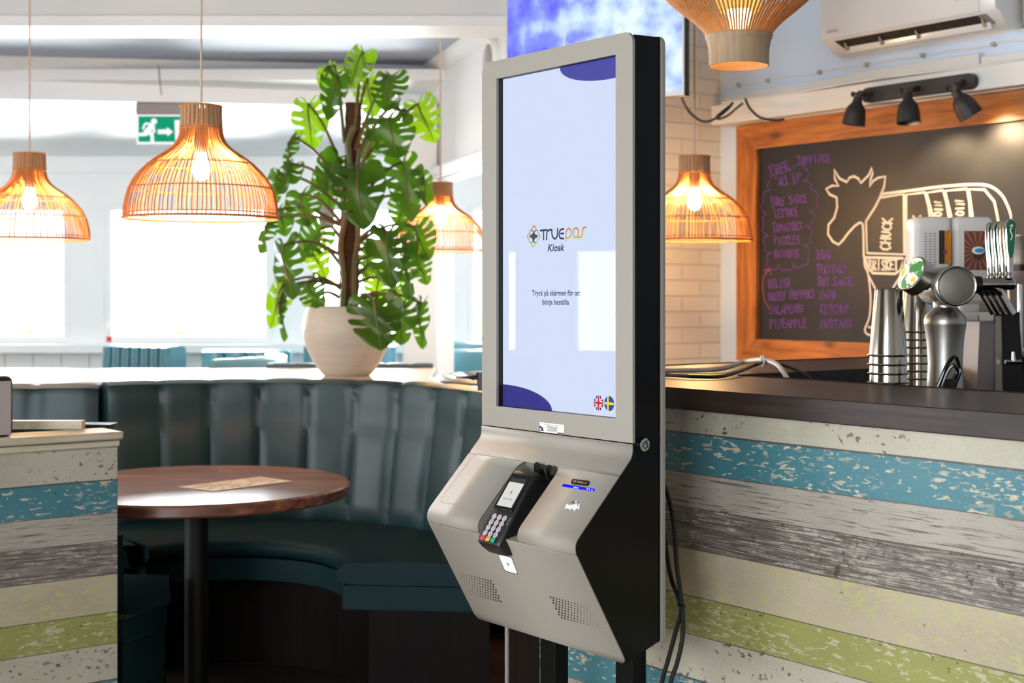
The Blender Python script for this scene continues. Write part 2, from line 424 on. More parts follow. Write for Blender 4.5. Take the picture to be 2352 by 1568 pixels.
struct('ceiling', MB().box(-5.2, 5.5, -3.8, 6.25, 2.95, 3.05), M_topceil, smooth=0)
# side wall windows; the two tall ones are unseen, added for light
wl = [(.55, 2.55), (2.85, 4.85), (5.3, 7.5), (7.75, 9.0)]
wall('wall_left', (-4.6, -3.5), (-4.6, 10.0), 0, 3.0, .12, M_white, [(a, b, .95, 2.3 if b < 5 else 1.58) for a, b in wl])
for i, (a, b) in enumerate(wl):
    window('window_%d' % (i+5), (-4.6, -3.5+a), (-4.6, -3.5+b), .95, 2.3 if b < 5 else 1.58, M_white, mull=(.5,) if b < 5 else ())
wall('wall_front', (5.3, -3.5), (-4.72, -3.5), 0, 3.0, .12, M_white, [(6.5, 9.7, .3, 2.75)])  # unseen wall; its window opening is added for fill light
window('window_9', (-1.2, -3.5), (-4.4, -3.5), .3, 2.75, M_white, mull=(.33,.66))
wall('wall_right', (4.62, 1.42), (4.62, -3.62), 0, 3.0, .12, M_white)
# menu wall and brick wall behind the bar (turned with the bar)
YW = 4.527; XK = CA*.9224 - SA*6.278
k0 = B(XK, YW); k1 = B(XK+6.15, YW)
wall('wall_menu', (k0.x, k0.y), (k1.x, k1.y), 0, 3.0, .12, M_cool)
def brick():
    m, nt, b, N, L = nodes('white_painted_brick')
    tc = N('TexCoord'); sp = N('SeparateXYZ'); L(tc.outputs['Object'], sp.inputs[0]); cb = N('CombineXYZ')
    L(sp.outputs[1], cb.inputs[0]); L(sp.outputs[2], cb.inputs[1])
    br = N('TexBrick'); br.inputs['Scale'].default_value = 1; br.inputs['Brick Width'].default_value = .22; br.inputs['Row Height'].default_value = .068
    br.inputs['Mortar Size'].default_value = .004; br.inputs['Mortar Smooth'].default_value = .6; br.inputs['Color1'].default_value = srgb(238,228,214); br.inputs['Color2'].default_value = srgb(230,220,206); br.inputs['Mortar'].default_value = srgb(214,202,186)
    L(cb.outputs[0], br.inputs['Vector']); L(br.outputs['Color'], b.inputs['Base Color']); b.inputs['Roughness'].default_value = .6
    bp = N('Bump'); bp.invert = True; bp.inputs['Strength'].default_value = .6; bp.inputs['Distance'].default_value = .006; L(br.outputs['Fac'], bp.inputs['Height']); L(bp.outputs[0], b.inputs['Normal'])
    return m
M_brick = brick()
kb = B(XK, YW-.9)
struct('wall_brick', MB().box(XK-.12, XK, YW-.9, YW, 0, 3.0), M_brick, rz=ROT, smooth=0)
# wall carrying the round speaker, with the window beside the corner column
s0 = (kb.x, kb.y); s1 = (-.455, 8.0)
sl = math.hypot(s1[0]-s0[0], s1[1]-s0[1])
wall('wall_speaker', s1, s0, 0, 3.0, .12, M_bay, [(.05, 1.75, 0.001, 1.93)])
sd = Vector((s0[0]-s1[0], s0[1]-s1[1], 0)).normalized()
# beam, lower ceiling behind it, header and cornice
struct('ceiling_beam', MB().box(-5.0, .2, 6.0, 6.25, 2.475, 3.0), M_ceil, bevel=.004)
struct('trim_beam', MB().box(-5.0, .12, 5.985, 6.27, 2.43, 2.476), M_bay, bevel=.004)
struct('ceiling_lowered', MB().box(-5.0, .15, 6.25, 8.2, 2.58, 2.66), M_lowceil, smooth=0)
h0 = Vector((-4.75, 7.42, 0)); h1 = Vector((-.40, 8.02, 0)); hd = (h1-h0).normalized(); hn = Vector((-hd.y, hd.x, 0)); hl = (h1-h0).length
struct('wall_header', MB().obox(h0+Vector((0,0,2.355)), hd*hl, hn*.14, Vector((0,0,.25))), M_bay, bevel=.004)
struct('trim_cornice', MB().prism([h0+Vector((0,0,2.58)), h0-hn*.06+Vector((0,0,2.58)), h0-hn*.05+Vector((0,0,2.555)), h0-hn*.015+Vector((0,0,2.52)), h0+Vector((0,0,2.51))], hd*hl), M_ceil)
cw0 = Vector((s1[0], s1[1], 0)); cd = sd; cn = Vector((cd.y, -cd.x, 0))
if cn.x > 0: cn = -cn
struct('trim_cornice_side', MB().prism([cw0+Vector((0,0,2.58)), cw0+cn*.06+Vector((0,0,2.58)), cw0+cn*.05+Vector((0,0,2.555)), cw0+cn*.015+Vector((0,0,2.52)), cw0+Vector((0,0,2.51))], cd*1.75), M_ceil)
# glazed bay beyond the header
YB = 9.6
struct('ceiling_bay', MB().prism([(-5, 7.7, 2.46), (-5, 9.75, 2.214), (-5, 9.75, 2.27), (-5, 7.7, 2.52)], (6.3, 0, 0)), M_bay, smooth=0)
bay = [(-4.55, -2.985), (-2.75, -1.62), (-1.38, -.62), (-.30, .75)]
wall('wall_bay', (-4.72, YB), (1.3, YB), 0, 2.35, .12, M_bay, [(a+4.72, b+4.72, .974, 1.91) for a, b in bay])
for i, (a, b) in enumerate(bay):
    window('window_%d' % (i+1), (a, YB), (b, YB), .974, 1.91, M_bay, label=['white framed window at the far left edge of the room', 'wide white framed window behind the tufted bench', 'white framed window behind the leafy plant', 'white framed window right of the corner column'][i])
struct('trim_bay', MB().box(-4.6, 1.2, YB-.02, YB, 2.12, 2.14), M_bay)
struct('window_sill', MB().box(-4.6, 1.2, YB-.10, YB, .905, .965), M_bay, bevel=.006)
struct('wall_bay_side', MB().box(1.2, 1.32, 6.35, YB+.12, 0, 2.6), M_bay, smooth=0)
struct('trim_column', MB().box(-.60, -.41, 7.80, 8.0, 0, 2.36), M_bay, bevel=.008)
def wains():
    m, nt, b, N, L = nodes('bay_wainscot')
    tc = N('TexCoord'); sp = N('SeparateXYZ'); L(tc.outputs['Object'], sp.inputs[0])
    w_ = N('Math'); w_.operation = 'MULTIPLY'; w_.inputs[1].default_value = 1/.19; L(sp.outputs[0], w_.inputs[0])
    f = N('Math'); f.operation = 'FRACT'; L(w_.outputs[0], f.inputs[0])
    c = N('Math'); c.operation = 'LESS_THAN'; c.inputs[1].default_value = .07; L(f.outputs[0], c.inputs[0])
    mx = N('MixRGB'); mx.inputs[1].default_value = srgb(228,228,226); mx.inputs[2].default_value = srgb(196,198,196); L(c.outputs[0], mx.inputs[0]); L(mx.outputs[0], b.inputs['Base Color'])
    b.inputs['Roughness'].default_value = .5; return m
struct('wall_wainscot', MB().box(-4.6, 1.2, YB-.03, YB, 0, .905), wains(), smooth=0)
# shrubs outside the bay
def shrub(x, y, z, r, label, seed):
    rnd = random.Random(seed); t = thing('garden_shrub', label, 'shrub', (x, y, 0), 0, 'shrubs outside the windows')
    mb = MB()
    for i in range(340):
        d = Vector((rnd.gauss(0,1), rnd.gauss(0,1), rnd.gauss(0,1))).normalized() * r * rnd.uniform(.55, 1.0); c = Vector((0,0,z)) + Vector((d.x*1.5, d.y, d.z))
        u = Vector((rnd.uniform(-1,1), rnd.uniform(-1,1), rnd.uniform(-1,1))).normalized(); v = u.orthogonal().normalized(); k = rnd.uniform(.04,.08)
        mb.add([c-u*k, c+v*k*.5, c+u*k, c-v*k*.5], [(0,1,2,3)])
    obj('foliage', mb, M_bush, t, smooth=0)
    mb = MB()
    for i in range(5): mb.tube([(rnd.uniform(-.05,.05),rnd.uniform(-.05,.05),0), (rnd.uniform(-.3,.3)*r*2, rnd.uniform(-.2,.2), z)], [.02,.008], 6)
    obj('stem', mb, M_dark, t)
shrub(-3.55, 10.4, .72, .34, 'pale green shrub outside the far left window', 1)
shrub(-2.52, 10.45, .74, .32, 'pale green shrub outside the window behind the tufted bench', 2)
shrub(-.62, 10.4, .9, .42, 'leafy shrub outside the window behind the plant', 3)
struct('ground_outside', MB().box(-9, 4, 9.8, 14, -.12, -.02), mat('pale_paving', srgb(210,208,200), .8))

# ---------------------------------------------------------------- channelled leather seating
def channel_back(path, nch, z0, z1, lean, thick, bulge=.022, pinch=None, per=8):
    """path(s) -> (x, y, nx, ny), n toward the sitter, s in 0..1"""
    rows = []
    zs = [0, .05, .15, .25, .35, .45, .55, .62, .68, .74, .82, .90, .95]
    N_ = nch*per
    for i in range(N_+1):
        s = i/N_; x, y, nx, ny = path(s); u = (s*nch) % 1.0; env = abs(math.sin(PI*u))**.32
        col = []
        for k in zs:
            b = bulge*env*(ss(0,.06,k))
            if pinch: b *= (1 - .45*math.exp(-((k-pinch)/.09)**2))
            else: b *= 1
            d = -lean*k + b - .012*(1-env)*0
            col.append((x+nx*d, y+ny*d, z0+(z1-z0)*k))
        d = -lean
        for dd, dz in ((.012+bulge*env*.6, -.012-.003*(1-env)), (-.02, .002*env-.003*(1-env)), (-thick*.6, -.002), (-thick*.95, -.012), (-thick, -.04)):
            col.append((x+nx*(d+dd), y+ny*(d+dd), z1+dz))
        col.append((x+nx*(d-thick), y+ny*(d-thick), z0))
        rows.append(col)
    mb = MB().grid(rows)
    for r in (rows[0], rows[-1]): mb.add(r, [tuple(range(len(r)))])
    return mb
def arc_path(c, r, a0, a1, inward=True):
    def f(s):
        a = math.radians(a0+(a1-a0)*s); x, y = math.cos(a), math.sin(a); k = -1 if inward else 1
        return (c[0]+r*x, c[1]+r*y, k*x, k*y)
    return f
def line_path(p0, p1, left=True):
    d = Vector((p1[0]-p0[0], p1[1]-p0[1])).normalized(); n = Vector((-d.y, d.x)) if left else Vector((d.y, -d.x))
    return lambda s: (p0[0]+(p1[0]-p0[0])*s, p0[1]+(p1[1]-p0[1])*s, n.x, n.y)
CB = (-.95, 4.52)
booth = thing('curved_booth', 'teal leather curved booth with channelled back, wrapped round the wooden table', 'booth', (0,0,0))
obj('backrest', channel_back(arc_path(CB, .875, -2, 125.8), 11, .44, .975, .075, .07, .02, .72), M_teal, booth, smooth=50)
def ring_seat(prof, a0, a1, n=44):
    rows = []
    for i in range(n+1):
        a = math.radians(a0+(a1-a0)*i/n); rows.append([(CB[0]+r*math.cos(a), CB[1]+r*math.sin(a), z) for r, z in prof])
    mb = MB().grid(rows)
    for r in (rows[0], rows[-1]): mb.add(r, [tuple(range(len(r)))])
    return mb
obj('seat', ring_seat([(.45,.388),(.413,.392),(.40,.41),(.402,.435),(.415,.448),(.45,.456),(.6,.462),(.8,.457),(.89,.45),(.89,.388)], -6, 134), M_teal_shaded, booth, smooth=50)
obj('seat_skirt', ring_seat([(.42,.385),(.418,.31),(.90,.31),(.90,.385)], -6, 134), M_teal_shaded, booth)
obj('plinth', ring_seat([(.50,.31),(.50,0),(.88,0),(.88,.31)], -4, 133), M_dark, booth)
sb = thing('banquette', 'straight teal leather banquette left of the curved booth', 'booth', (0,0,0))
obj('backrest', channel_back(line_path((-2.45,5.14), (-1.535,5.235), False), 4, .44, .965, .075, .07, .014, .72), M_teal, sb, smooth=50)
obj('seat', MB().prism([(-2.4,4.66,.39),(-1.29,4.80,.39),(-1.54,5.22,.39),(-2.4,5.13,.39)], (0,0,.066)), M_teal_shaded, sb, bevel=.015, seg=3)
obj('plinth', MB().prism([(-2.4,4.70,0),(-1.31,4.84,0),(-1.55,5.20,0),(-2.4,5.12,0)], (0,0,.388)), M_dark, sb)
# table
t = thing('round_table', 'round walnut table on a black column inside the booth', 'table', (-.97, 4.37, 0))
obj('tabletop', MB().lathe([(0,.683),(.462,.683),(.470,.689),(.470,.714),(.464,.72),(0,.72)], 72), M_table, t)
obj('column', MB().cyl((0,0,.03),(0,0,.68),.036), M_blackm, t)
obj('mounting_plate', MB().box(-.12,.12,-.12,.12,.675,.683), M_blackm, t)
obj('foot', MB().lathe([(0,0),(.26,0),(.26,.012),(.10,.03),(.036,.045),(0,.045)], 48), M_blackm, t)
c = [onZ(*q, .7215) for q in ((409,1118),(597,1095),(671,1105),(490,1128))]
def quadmap(c): return lambda u, v: (c[0]*(1-u)*(1-v) + c[1]*u*(1-v) + c[2]*u*v + c[3]*(1-u)*v)
t = thing('paper_placemat', 'printed paper placemat lying on the round walnut table', 'placemat', (0,0,0))
q = quadmap(c)
obj('sheet', MB().prism([q(0,0),q(1,0),q(1,1),q(0,1)], (0,0,.0008)), M_paper, t, smooth=0)
mb = MB(); rr = random.Random(3)
for r in range(6):
    for k in range(9):
        if rr.random() < .38: continue
        u0 = .06+k*.1; v0 = .1+r*.14
        mb.flat([q(u0,v0)+Vector((0,0,.001)), q(u0+rr.uniform(.05,.085),v0)+Vector((0,0,.001)), q(u0+.07,v0+.08)+Vector((0,0,.001)), q(u0,v0+.07)+Vector((0,0,.001))])
obj('print', mb, M_ink, t, smooth=0)
# near bench behind the cabinet
t = thing('bench', 'low teal bench end between the planked cabinet and the round table', 'bench', (0,0,0))
obj('backrest', MB().prism([(-1.62,3.865,.40),(-1.085,3.825,.40),(-1.085,3.885,.40),(-1.62,3.925,.40)], (0,0,.55)), M_teal_shaded, t, bevel=.02, seg=3)
obj('seat', MB().prism([(-1.62,3.93,.39),(-1.02,3.74,.39),(-.955,3.93,.39),(-1.05,4.30,.39),(-1.62,4.35,.39)], (0,0,.06)), M_teal_shaded, t, bevel=.012, seg=3)
obj('seat_skirt', MB().prism([(-1.60,3.93,.08),(-1.02,3.745,.08),(-.96,3.93,.08),(-1.05,4.29,.08),(-1.60,4.34,.08)], (0,0,.308)), M_teal_shaded, t, bevel=.008)
obj('side_panel', MB().prism([(-1.10,3.80,0),(-1.048,3.785,0),(-1.04,3.81,0),(-1.09,3.84,0)], (0,0,.66)), M_teal_shaded, t, bevel=.006)

# ---------------------------------------------------------------- planked cabinet at the left
XF = -3.558; YE = 1.414
M_plankc = plank_paper('board_wallpaper_on_cabinet', .822, ('blue','white','grey','cream','green','pale'))
M_slab = mat('worn_cream_slab', srgb(196,184,162), .5, var=.25, vscale=(30,4,60))
t = thing('planked_cabinet', 'divider cabinet clad in multicoloured worn boards at the left edge', 'cabinet', (0,0,0), ROT)
obj('body', MB().box(XF-.12, XF, .3, YE, 0, .906), M_plankc, t, bevel=.003)
obj('top_moulding', MB().box(XF-.125, XF+.006, .3, YE+.004, .906, .923), M_slab, t, bevel=.004)
obj('top_slab', MB().box(XF-.13, XF+.012, .3, YE+.012, .925, .945), M_slab, t, bevel=.005)
t = thing('grey_box', 'grey box with dark rim standing on the planked cabinet', 'box', (0,0,0), ROT)
obj('casing', MB().box(XF-.085, XF-.035, .8, 1.158, .945, 1.096), M_blackm, t, bevel=.014, seg=3)
obj('front_panel', MB().box(XF-.035, XF-.031, .81, 1.150, .949, 1.084), mat('grey_panel', srgb(162,150,146), .55), t, bevel=.002)
tag(obj('board_strip', MB().prism([(-1.5,3.735,.946),(-1.13,3.735,.946),(-1.13,3.765,.946),(-1.5,3.765,.946)], (0,0,.022)), M_slab), 'thin cream strip lying along the back of the planked cabinet top', 'strip')

# ---------------------------------------------------------------- ledge between the booths
pl = [(CB[0]+1.025*math.cos(math.radians(a)), CB[1]+1.025*math.sin(math.radians(a))) for a in range(20, 120, 6)]
poly = pl + [(-1.52,5.43), (-2.45,5.34), (-2.45,6.46), (-.34,6.46), (-.33,5.75), (-.26,5.35)]
t = thing('divider_ledge', 'pale ledge between the booths under the potted plant', 'ledge', (0,0,0))
M_ledge = mat('pale_maple_ledge', srgb(226,206,190), .3, var=.08, vscale=(2,20,2), coat=.3)
obj('ledge_top', MB().prism([(x,y,.93) for x,y in poly], (0,0,.035)), M_ledge, t, bevel=.004)
obj('divider_panel', MB().prism([(-2.4,5.55,0),(-.5,5.55,0),(-.5,6.4,0),(-2.4,6.4,0)], (0,0,.93)), M_dark, t)
t = thing('booth_behind_ledge', 'teal booth back along the far side of the ledge behind the pot', 'booth', (0,0,0))
obj('backrest', channel_back(line_path((-1.12,6.60), (-.36,6.60), True), 7, .44, .985, .05, .07, .015), M_teal, t, smooth=50)
obj('plinth', MB().box(-1.12,-.36,6.56,7.0,0,.43), M_dark, t)
t = thing('round_booth', 'curved teal booth with a shiny rim right of the ledge', 'booth', (0,0,0))
obj('backrest', channel_back(arc_path((.16,5.72), .38, 110, 262), 8, .44, .975, .03, .06, .012), M_teal, t, smooth=50)
obj('seat', MB().lathe([(0,.2),(.34,.2),(.34,.45),(0,.45)], 32, (.16,5.72,0), a0=math.radians(110), a1=math.radians(262)), M_teal, t)
obj('plinth', MB().lathe([(0,0),(.33,0),(.33,.2),(0,.2)], 32, (.16,5.72,0), a0=math.radians(110), a1=math.radians(262)), M_dark, t)
t = thing('far_curved_booth', 'low curved teal booth back left of the ledge, shining in window light', 'booth', (0,0,0))
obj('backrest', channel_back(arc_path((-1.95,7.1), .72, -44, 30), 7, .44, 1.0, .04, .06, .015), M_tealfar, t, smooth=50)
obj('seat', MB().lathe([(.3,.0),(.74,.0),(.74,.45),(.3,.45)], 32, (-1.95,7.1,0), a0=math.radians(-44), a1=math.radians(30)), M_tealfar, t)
def bench_far(name, label, p0, p1, z1, n, thick=.12, m=None, left=False):
    t = thing(name, label, 'bench', (0,0,0))
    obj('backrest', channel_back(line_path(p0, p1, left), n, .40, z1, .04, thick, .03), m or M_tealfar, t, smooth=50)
    d = Vector((p1[0]-p0[0], p1[1]-p0[1])); nn = Vector((-d.y, d.x)).normalized() * (1 if left else -1)
    a = Vector(p0); b_ = Vector(p1)
    obj('seat', MB().prism([(*(a+nn*.03),.32),(*(b_+nn*.03),.32),(*(b_+nn*.5),.32),(*(a+nn*.5),.32)], (0,0,.12)), m or M_tealfar, t, bevel=.015)
    obj('plinth', MB().prism([(*(a-nn*.1),0),(*(b_-nn*.1),0),(*(b_+nn*.45),0),(*(a+nn*.45),0)], (0,0,.32)), M_dark, t)
bench_far('tufted_bench', 'bright teal channelled bench back under the wide window', (-2.42,8.35), (-1.98,8.15), 1.005, 7, .14)
bench_far('window_bench', 'white lit teal bench back right of the tufted bench', (-1.88,8.6), (-1.35,8.6), .965, 4)
bench_far('window_bench', 'teal bench back partly behind the plant pot', (-1.25,8.5), (-.70,8.5), 1.0, 4, .1)
bench_far('corner_bench', 'upper teal bench back right of the corner column', (-.40,9.0), (-.14,9.0), 1.005, 2, .1, left=True)
bench_far('corner_bench', 'lower pale teal bench back right of the corner column', (-.40,8.22), (-.06,8.22), .985, 2, .08, left=True)

# ---------------------------------------------------------------- monstera in its pot
PY = 5.88; pc = P(797, 862, PY); pc.z = .965
plant = thing('potted_monstera', 'large monstera on a coir pole in a pale round pot on the ledge', 'plant', pc)
obj('pot', MB().lathe([(0,0),(.095,0),(.108,.012),(.14,.06),(.17,.12),(.184,.175),(.184,.21),(.176,.25),(.163,.282),(.156,.286),(.150,.28),(.158,.25),(.16,.22),(0,.22)], 48), M_pot, plant)
obj('soil', MB().lathe([(0,.262),(.08,.262),(.156,.25)], 32), M_soil, plant)
def L_(px, py, dY=0.0): return P(px, py, PY+dY) - pc
mb = MB(); n = 20; rows = []
pts = [L_(800,745), L_(801,700), L_(804,560), L_(808,400), L_(812,237)]
pole = spline([tuple(p) for p in pts], 14); rr = random.Random(5)
mb.tube(pole, [.041+rr.uniform(-.003,.003) if i < 40 else .034+rr.uniform(-.003,.003) for i in range(len(pole))], 14)
obj('moss_pole', mb, M_moss, plant)
obj('stem', MB().tube(spline([tuple(L_(x,y,-.05)) for x,y in ((785,735),(790,640),(783,560),(800,470),(806,400),(800,330),(815,290))], 6), [.014]*37, 8), M_stalk, plant)
obj('stem', MB().tube(spline([tuple(L_(x,y,-.045)) for x,y in ((815,735),(812,620),(822,540),(818,430),(826,340))], 6), [.011]*25, 8), M_stalk, plant)
OUT = spline([(.02,0),(.10,-.15),(.25,-.215),(.40,-.16),(.50,-.02),(.53,.16),(.51,.34),(.45,.52),(.35,.70),(.22,.85),(.09,.95),(0,1.0)], 8)
_acc = [0]
for a, b in zip(OUT, OUT[1:]): _acc.append(_acc[-1] + math.dist(a, b))
def outline(t):
    d = t*_acc[-1]
    for i in range(len(_acc)-1):
        if _acc[i+1] >= d:
            k = (d-_acc[i])/max(1e-9, _acc[i+1]-_acc[i]); return (OUT[i][0]+(OUT[i+1][0]-OUT[i][0])*k, OUT[i][1]+(OUT[i+1][1]-OUT[i][1])*k)
    return OUT[-1]
def leaf_mb(Bp, Tp, wpx, roll, fold, droop, rnd):
    Bp = Vector(Bp); Tp = Vector(Tp); ax = Tp-Bp; Ln = ax.length; ax.normalize()
    n0 = Vector((0,-1,0)); n0 = (n0-ax*n0.dot(ax))
    if n0.length < .05: n0 = Vector((0,0,1)) - ax*ax.z
    n0.normalize(); sd_ = ax.cross(n0)
    nn = n0*math.cos(roll)+sd_*math.sin(roll); side = ax.cross(nn)
    W = wpx*PY/F
    def mp(u, v):
        h = -fold*abs(u)**1.25*W + droop*Ln*(.25-(v-.5)**2)*.9 + .012*math.sin(9*u+7*v)
        return Bp + side*(u*W/1.06) + ax*(v*Ln) + nn*h
    mb = MB(); tb = [0,.20,.34,.47,.60,.74,1.0]
    for sgn in (-1, 1):
        cl = [rnd.random() < .6 for _ in tb]; hg = [rnd.uniform(.55,1.3)*(0 if rnd.random() < .1 else 1) for _ in tb]
        for i in range(6):
            rows = []
            for qi in range(10):
                qf = qi/9; row = []
                def g(j):
                    if j == 0 or j == 6: return 0
                    v = .025*hg[j]*ss(.30,.52,qf)
                    return v*(1-ss(.80,.97,qf)) if cl[j] else v*(1+.5*ss(.8,1,qf))
                lo = tb[i]+g(i); hi = tb[i+1]-g(i+1)
                for k in range(5):
                    tt = lo+(hi-lo)*k/4
                    if qf > .9 and not (cl[i] and cl[i+1]): tt2 = tt
                    o_ = outline(tt); vm = max(0,(tt-.16)/.84); kk = qf*(1-.05*ss(.8,1,qf)*abs(k-2)/2)
                    row.append(mp(sgn*o_[0]*kk, vm*(1-kk)+o_[1]*kk))
                rows.append(row)
            mb.grid(rows)
    rib = MB().tube([mp(0, v)+nn*.003 for v in (0,.25,.5,.75,.95)], [.0045,.004,.003,.002,.001], 5)
    return mb, rib, mp
# attach x,y  tip x,y  width  roll  depth of base, of tip  attach height on the pole  young?
LV = [
 (834,119,803,205,72,.1,-.02,-.06,300,1),(774,172,750,278,70,-.3,-.04,-.10,330,0),(768,150,735,200,60,.5,.05,.02,330,1),(708,238,718,346,92,.1,.02,-.02,400,1),
 (896,172,886,258,92,.2,-.05,-.12,345,0),(845,180,858,270,84,.1,.08,.08,320,1),(960,238,1000,330,90,.1,.03,.0,400,1),(889,272,915,366,118,.1,-.16,-.22,420,0),
 (905,238,940,268,60,.9,-.1,-.2,380,0),(677,315,662,394,44,.9,-.06,-.10,440,0),(672,376,640,446,62,.4,.0,-.04,460,0),(778,360,735,440,86,-.1,-.04,-.10,480,0),
 (822,392,836,530,126,.05,-.24,-.30,450,0),(925,372,945,512,96,-.3,-.05,-.10,480,0),(965,400,978,478,64,-.5,.05,.02,470,0),(690,445,706,522,92,.1,.02,.0,520,0),
 (624,505,600,585,48,.7,.0,-.04,520,0),(738,525,690,590,88,-.2,.04,.0,560,0),(652,562,676,690,88,.35,-.18,-.26,590,0),(650,652,622,756,62,.2,-.04,-.08,660,1),
 (652,668,657,786,34,1.1,-.06,-.10,660,0),(705,648,742,708,74,.2,-.08,-.12,670,0),(890,532,900,664,108,.1,-.2,-.26,560,0),(952,520,985,600,88,.2,.02,.0,560,0),
 (935,560,940,690,70,.8,-.1,-.12,580,0),(958,590,982,655,58,.3,.04,.02,600,0),(858,690,876,806,128,.0,-.34,-.38,700,0),(920,698,922,794,86,.3,-.12,-.16,690,0),
 (968,696,973,803,50,.6,-.08,-.12,690,0),(905,660,930,712,70,.1,.06,.04,650,1),(715,560,750,640,70,.2,.10,.10,620,1),(720,690,716,712,58,.2,.02,.0,690,1),
 (746,400,760,480,80,.2,.12,.12,470,0),(640,400,628,470,56,.2,.08,.06,480,0),(640,480,655,545,70,-.3,.06,.04,520,0),(930,450,915,520,80,.3,.1,.08,500,0),
 (850,560,840,640,80,.1,.14,.12,580,0),(860,300,835,370,84,-.2,.12,.12,380,0),(905,690,918,745,44,.3,.0,-.03,690,2),(870,620,860,700,74,-.3,.08,.06,640,1)]
rnd = random.Random(11)
for (bx,by,tx,ty,wpx,roll,d0,d1,ay,leaf_tone) in LV:
    Bp = L_(bx,by,d0); Tp = L_(tx,ty,d1)
    mb, rib, mp = leaf_mb(Bp, Tp, wpx, roll+rnd.uniform(-.15,.15), rnd.uniform(.15,.45), rnd.uniform(.25,.55), rnd)
    lf = obj('leaf', mb, (M_leaf, M_leafl, M_leafb)[leaf_tone], plant, smooth=60)
    if leaf_tone == 2: lf['label'] = 'dry brown leaf'
    A = L_(803+(-12 if bx < 800 else 12), ay, -.03 if d0 < .05 else .03); mid = (A+Bp)/2 + Vector((0,0,.035)) + (Bp-A)*.05
    rib.tube(spline([tuple(A), tuple(mid), tuple(Bp)], 6), [.0075]*5+[.006]*8, 6)
    obj('leaf_stalk', rib, M_stalk, lf)

# ---------------------------------------------------------------- woven pendant lamps
M_bulb = emis('warm_bulb', (1.0, .60, .25, 1), 560)
M_cord = mat('pale_cord', srgb(206,180,158), .7)
prof = [(.233,0),(.232,.03),(.226,.06),(.217,.09),(.200,.122),(.176,.15),(.145,.178),(.112,.2),(.084,.222),(.068,.248),(.063,.275),(.0605,.30),(.0605,.345)]
def rattan_lamp(px, Y, ybot, R, label, ceil, lit=True):
    k = R/.233; base = P(px, ybot, Y)
    t = thing('rattan_pendant_lamp', label, 'pendant lamp', base, rnd.uniform(0,6), 'woven rattan pendant lamps')
    mb = MB(); NR = 104
    pf = spline(prof, 2)
    for i in range(NR):
        a = 2*PI*i/NR + rnd.uniform(-.012,.012)
        mb.tube([(r*k*math.cos(a+.02*j/len(pf)), r*k*math.sin(a+.02*j/len(pf)), z*k) for j,(r,z) in enumerate(pf)], .0019*k, 4, caps=False)
    obj('shade', mb, M_rattan, t)
    mb = MB()
    for (r, z, rad) in ((.233,0,.0042),(.233,.012,.002),(.2175,.09,.0022),(.159,.165,.0022),(.0625,.275,.003),(.061,.343,.003)):
        mb.tube([((r+.002)*k*math.cos(2*PI*i/48), (r+.002)*k*math.sin(2*PI*i/48), z*k) for i in range(48)], rad*k, 6, closed=True)
    obj('shade_ring', mb, M_rattan, t)
    mb = MB()
    for i in range(26):
        a = 2*PI*i/26; mb.tube([(r*k*.965*math.cos(a), r*k*.965*math.sin(a), z*k) for r,z in ((.062,.28),(.0600,.31),(.0600,.345))], .006*k, 5)
    obj('neck_binding', mb, M_band, t)
    obj('socket', MB().lathe([(0,.20),(.018,.20),(.021,.22),(.021,.27),(.012,.285),(0,.285)], 20), M_whitecable, t)
    obj('bulb', MB().lathe([(0,.115),(.013,.119),(.022,.130),(.027,.147),(.025,.165),(.016,.185),(.013,.205),(0,.205)], 20), M_bulb, t)
    obj('cord', MB().cyl((0,0,.28),(0,0,ceil-base.z),.0035,n=8), M_cord, t)
    obj('ceiling_rose', MB().lathe([(0,ceil-base.z-.025),(.045,ceil-base.z-.025),(.05,ceil-base.z-.01),(.05,ceil-base.z),(0,ceil-base.z)], 24), M_white, t)
rattan_lamp(462, 4.37, 501, .233, 'rattan dome lamp hanging directly over the round walnut table', 2.95)
rattan_lamp(68, 5.6, 549, .228, 'rattan dome lamp cut off by the left edge of the photo', 2.95)
rattan_lamp(1012, 6.42, 576, .208, 'rattan dome lamp between the monstera and the white kiosk', 2.58)
rattan_lamp(1595, 5.45, 552, .218, 'rattan dome lamp in front of the white brick wall right of the kiosk', 2.95)
# the strip lamp at the top right
base = P(1697, 152, 3.4)
t = thing('strip_pendant_lamp', 'large bulbous bamboo strip lamp at the top above the counter', 'pendant lamp', base)
pf = spline([(.069,.0),(.069,.03),(.072,.055),(.082,.08),(.105,.105),(.138,.132),(.17,.16),(.192,.19),(.203,.23),(.2,.28),(.18,.33),(.14,.37),(.09,.40),(.06,.42)], 3)
mb = MB(); NR = 88
for i in range(NR):
    a = 2*PI*i/NR + rnd.uniform(-.008,.008); ca, sa = math.cos(a), math.sin(a); h_ = .0022
    st = [q for q in pf if q[1] >= .05]; rows = []
    for r, z in st:
        rows.append([(r*ca+sa*h_, r*sa-ca*h_, z),(r*ca-sa*h_, r*sa+ca*h_, z),((r-.004)*ca-sa*h_, (r-.004)*sa+ca*h_, z),((r-.004)*ca+sa*h_, (r-.004)*sa-ca*h_, z)])
    mb.grid(rows, closed=True)
obj('shade', mb, M_bamboo, t)
obj('rim_band', MB().lathe([(.069,0),(.0715,0),(.0715,.03),(.0745,.055),(.081,.072),(.079,.074),(.072,.055),(.069,.03),(.069,0)], 64), M_band, t)
obj('inner_diffuser', MB().lathe([(.046,.13),(.052,.14),(.062,.2),(.052,.3),(.046,.31),(.044,.30),(.058,.2),(.046,.135),(.046,.13)], 40), emis('lamp_diffuser', (1,.50,.12,1), 1.5), t)
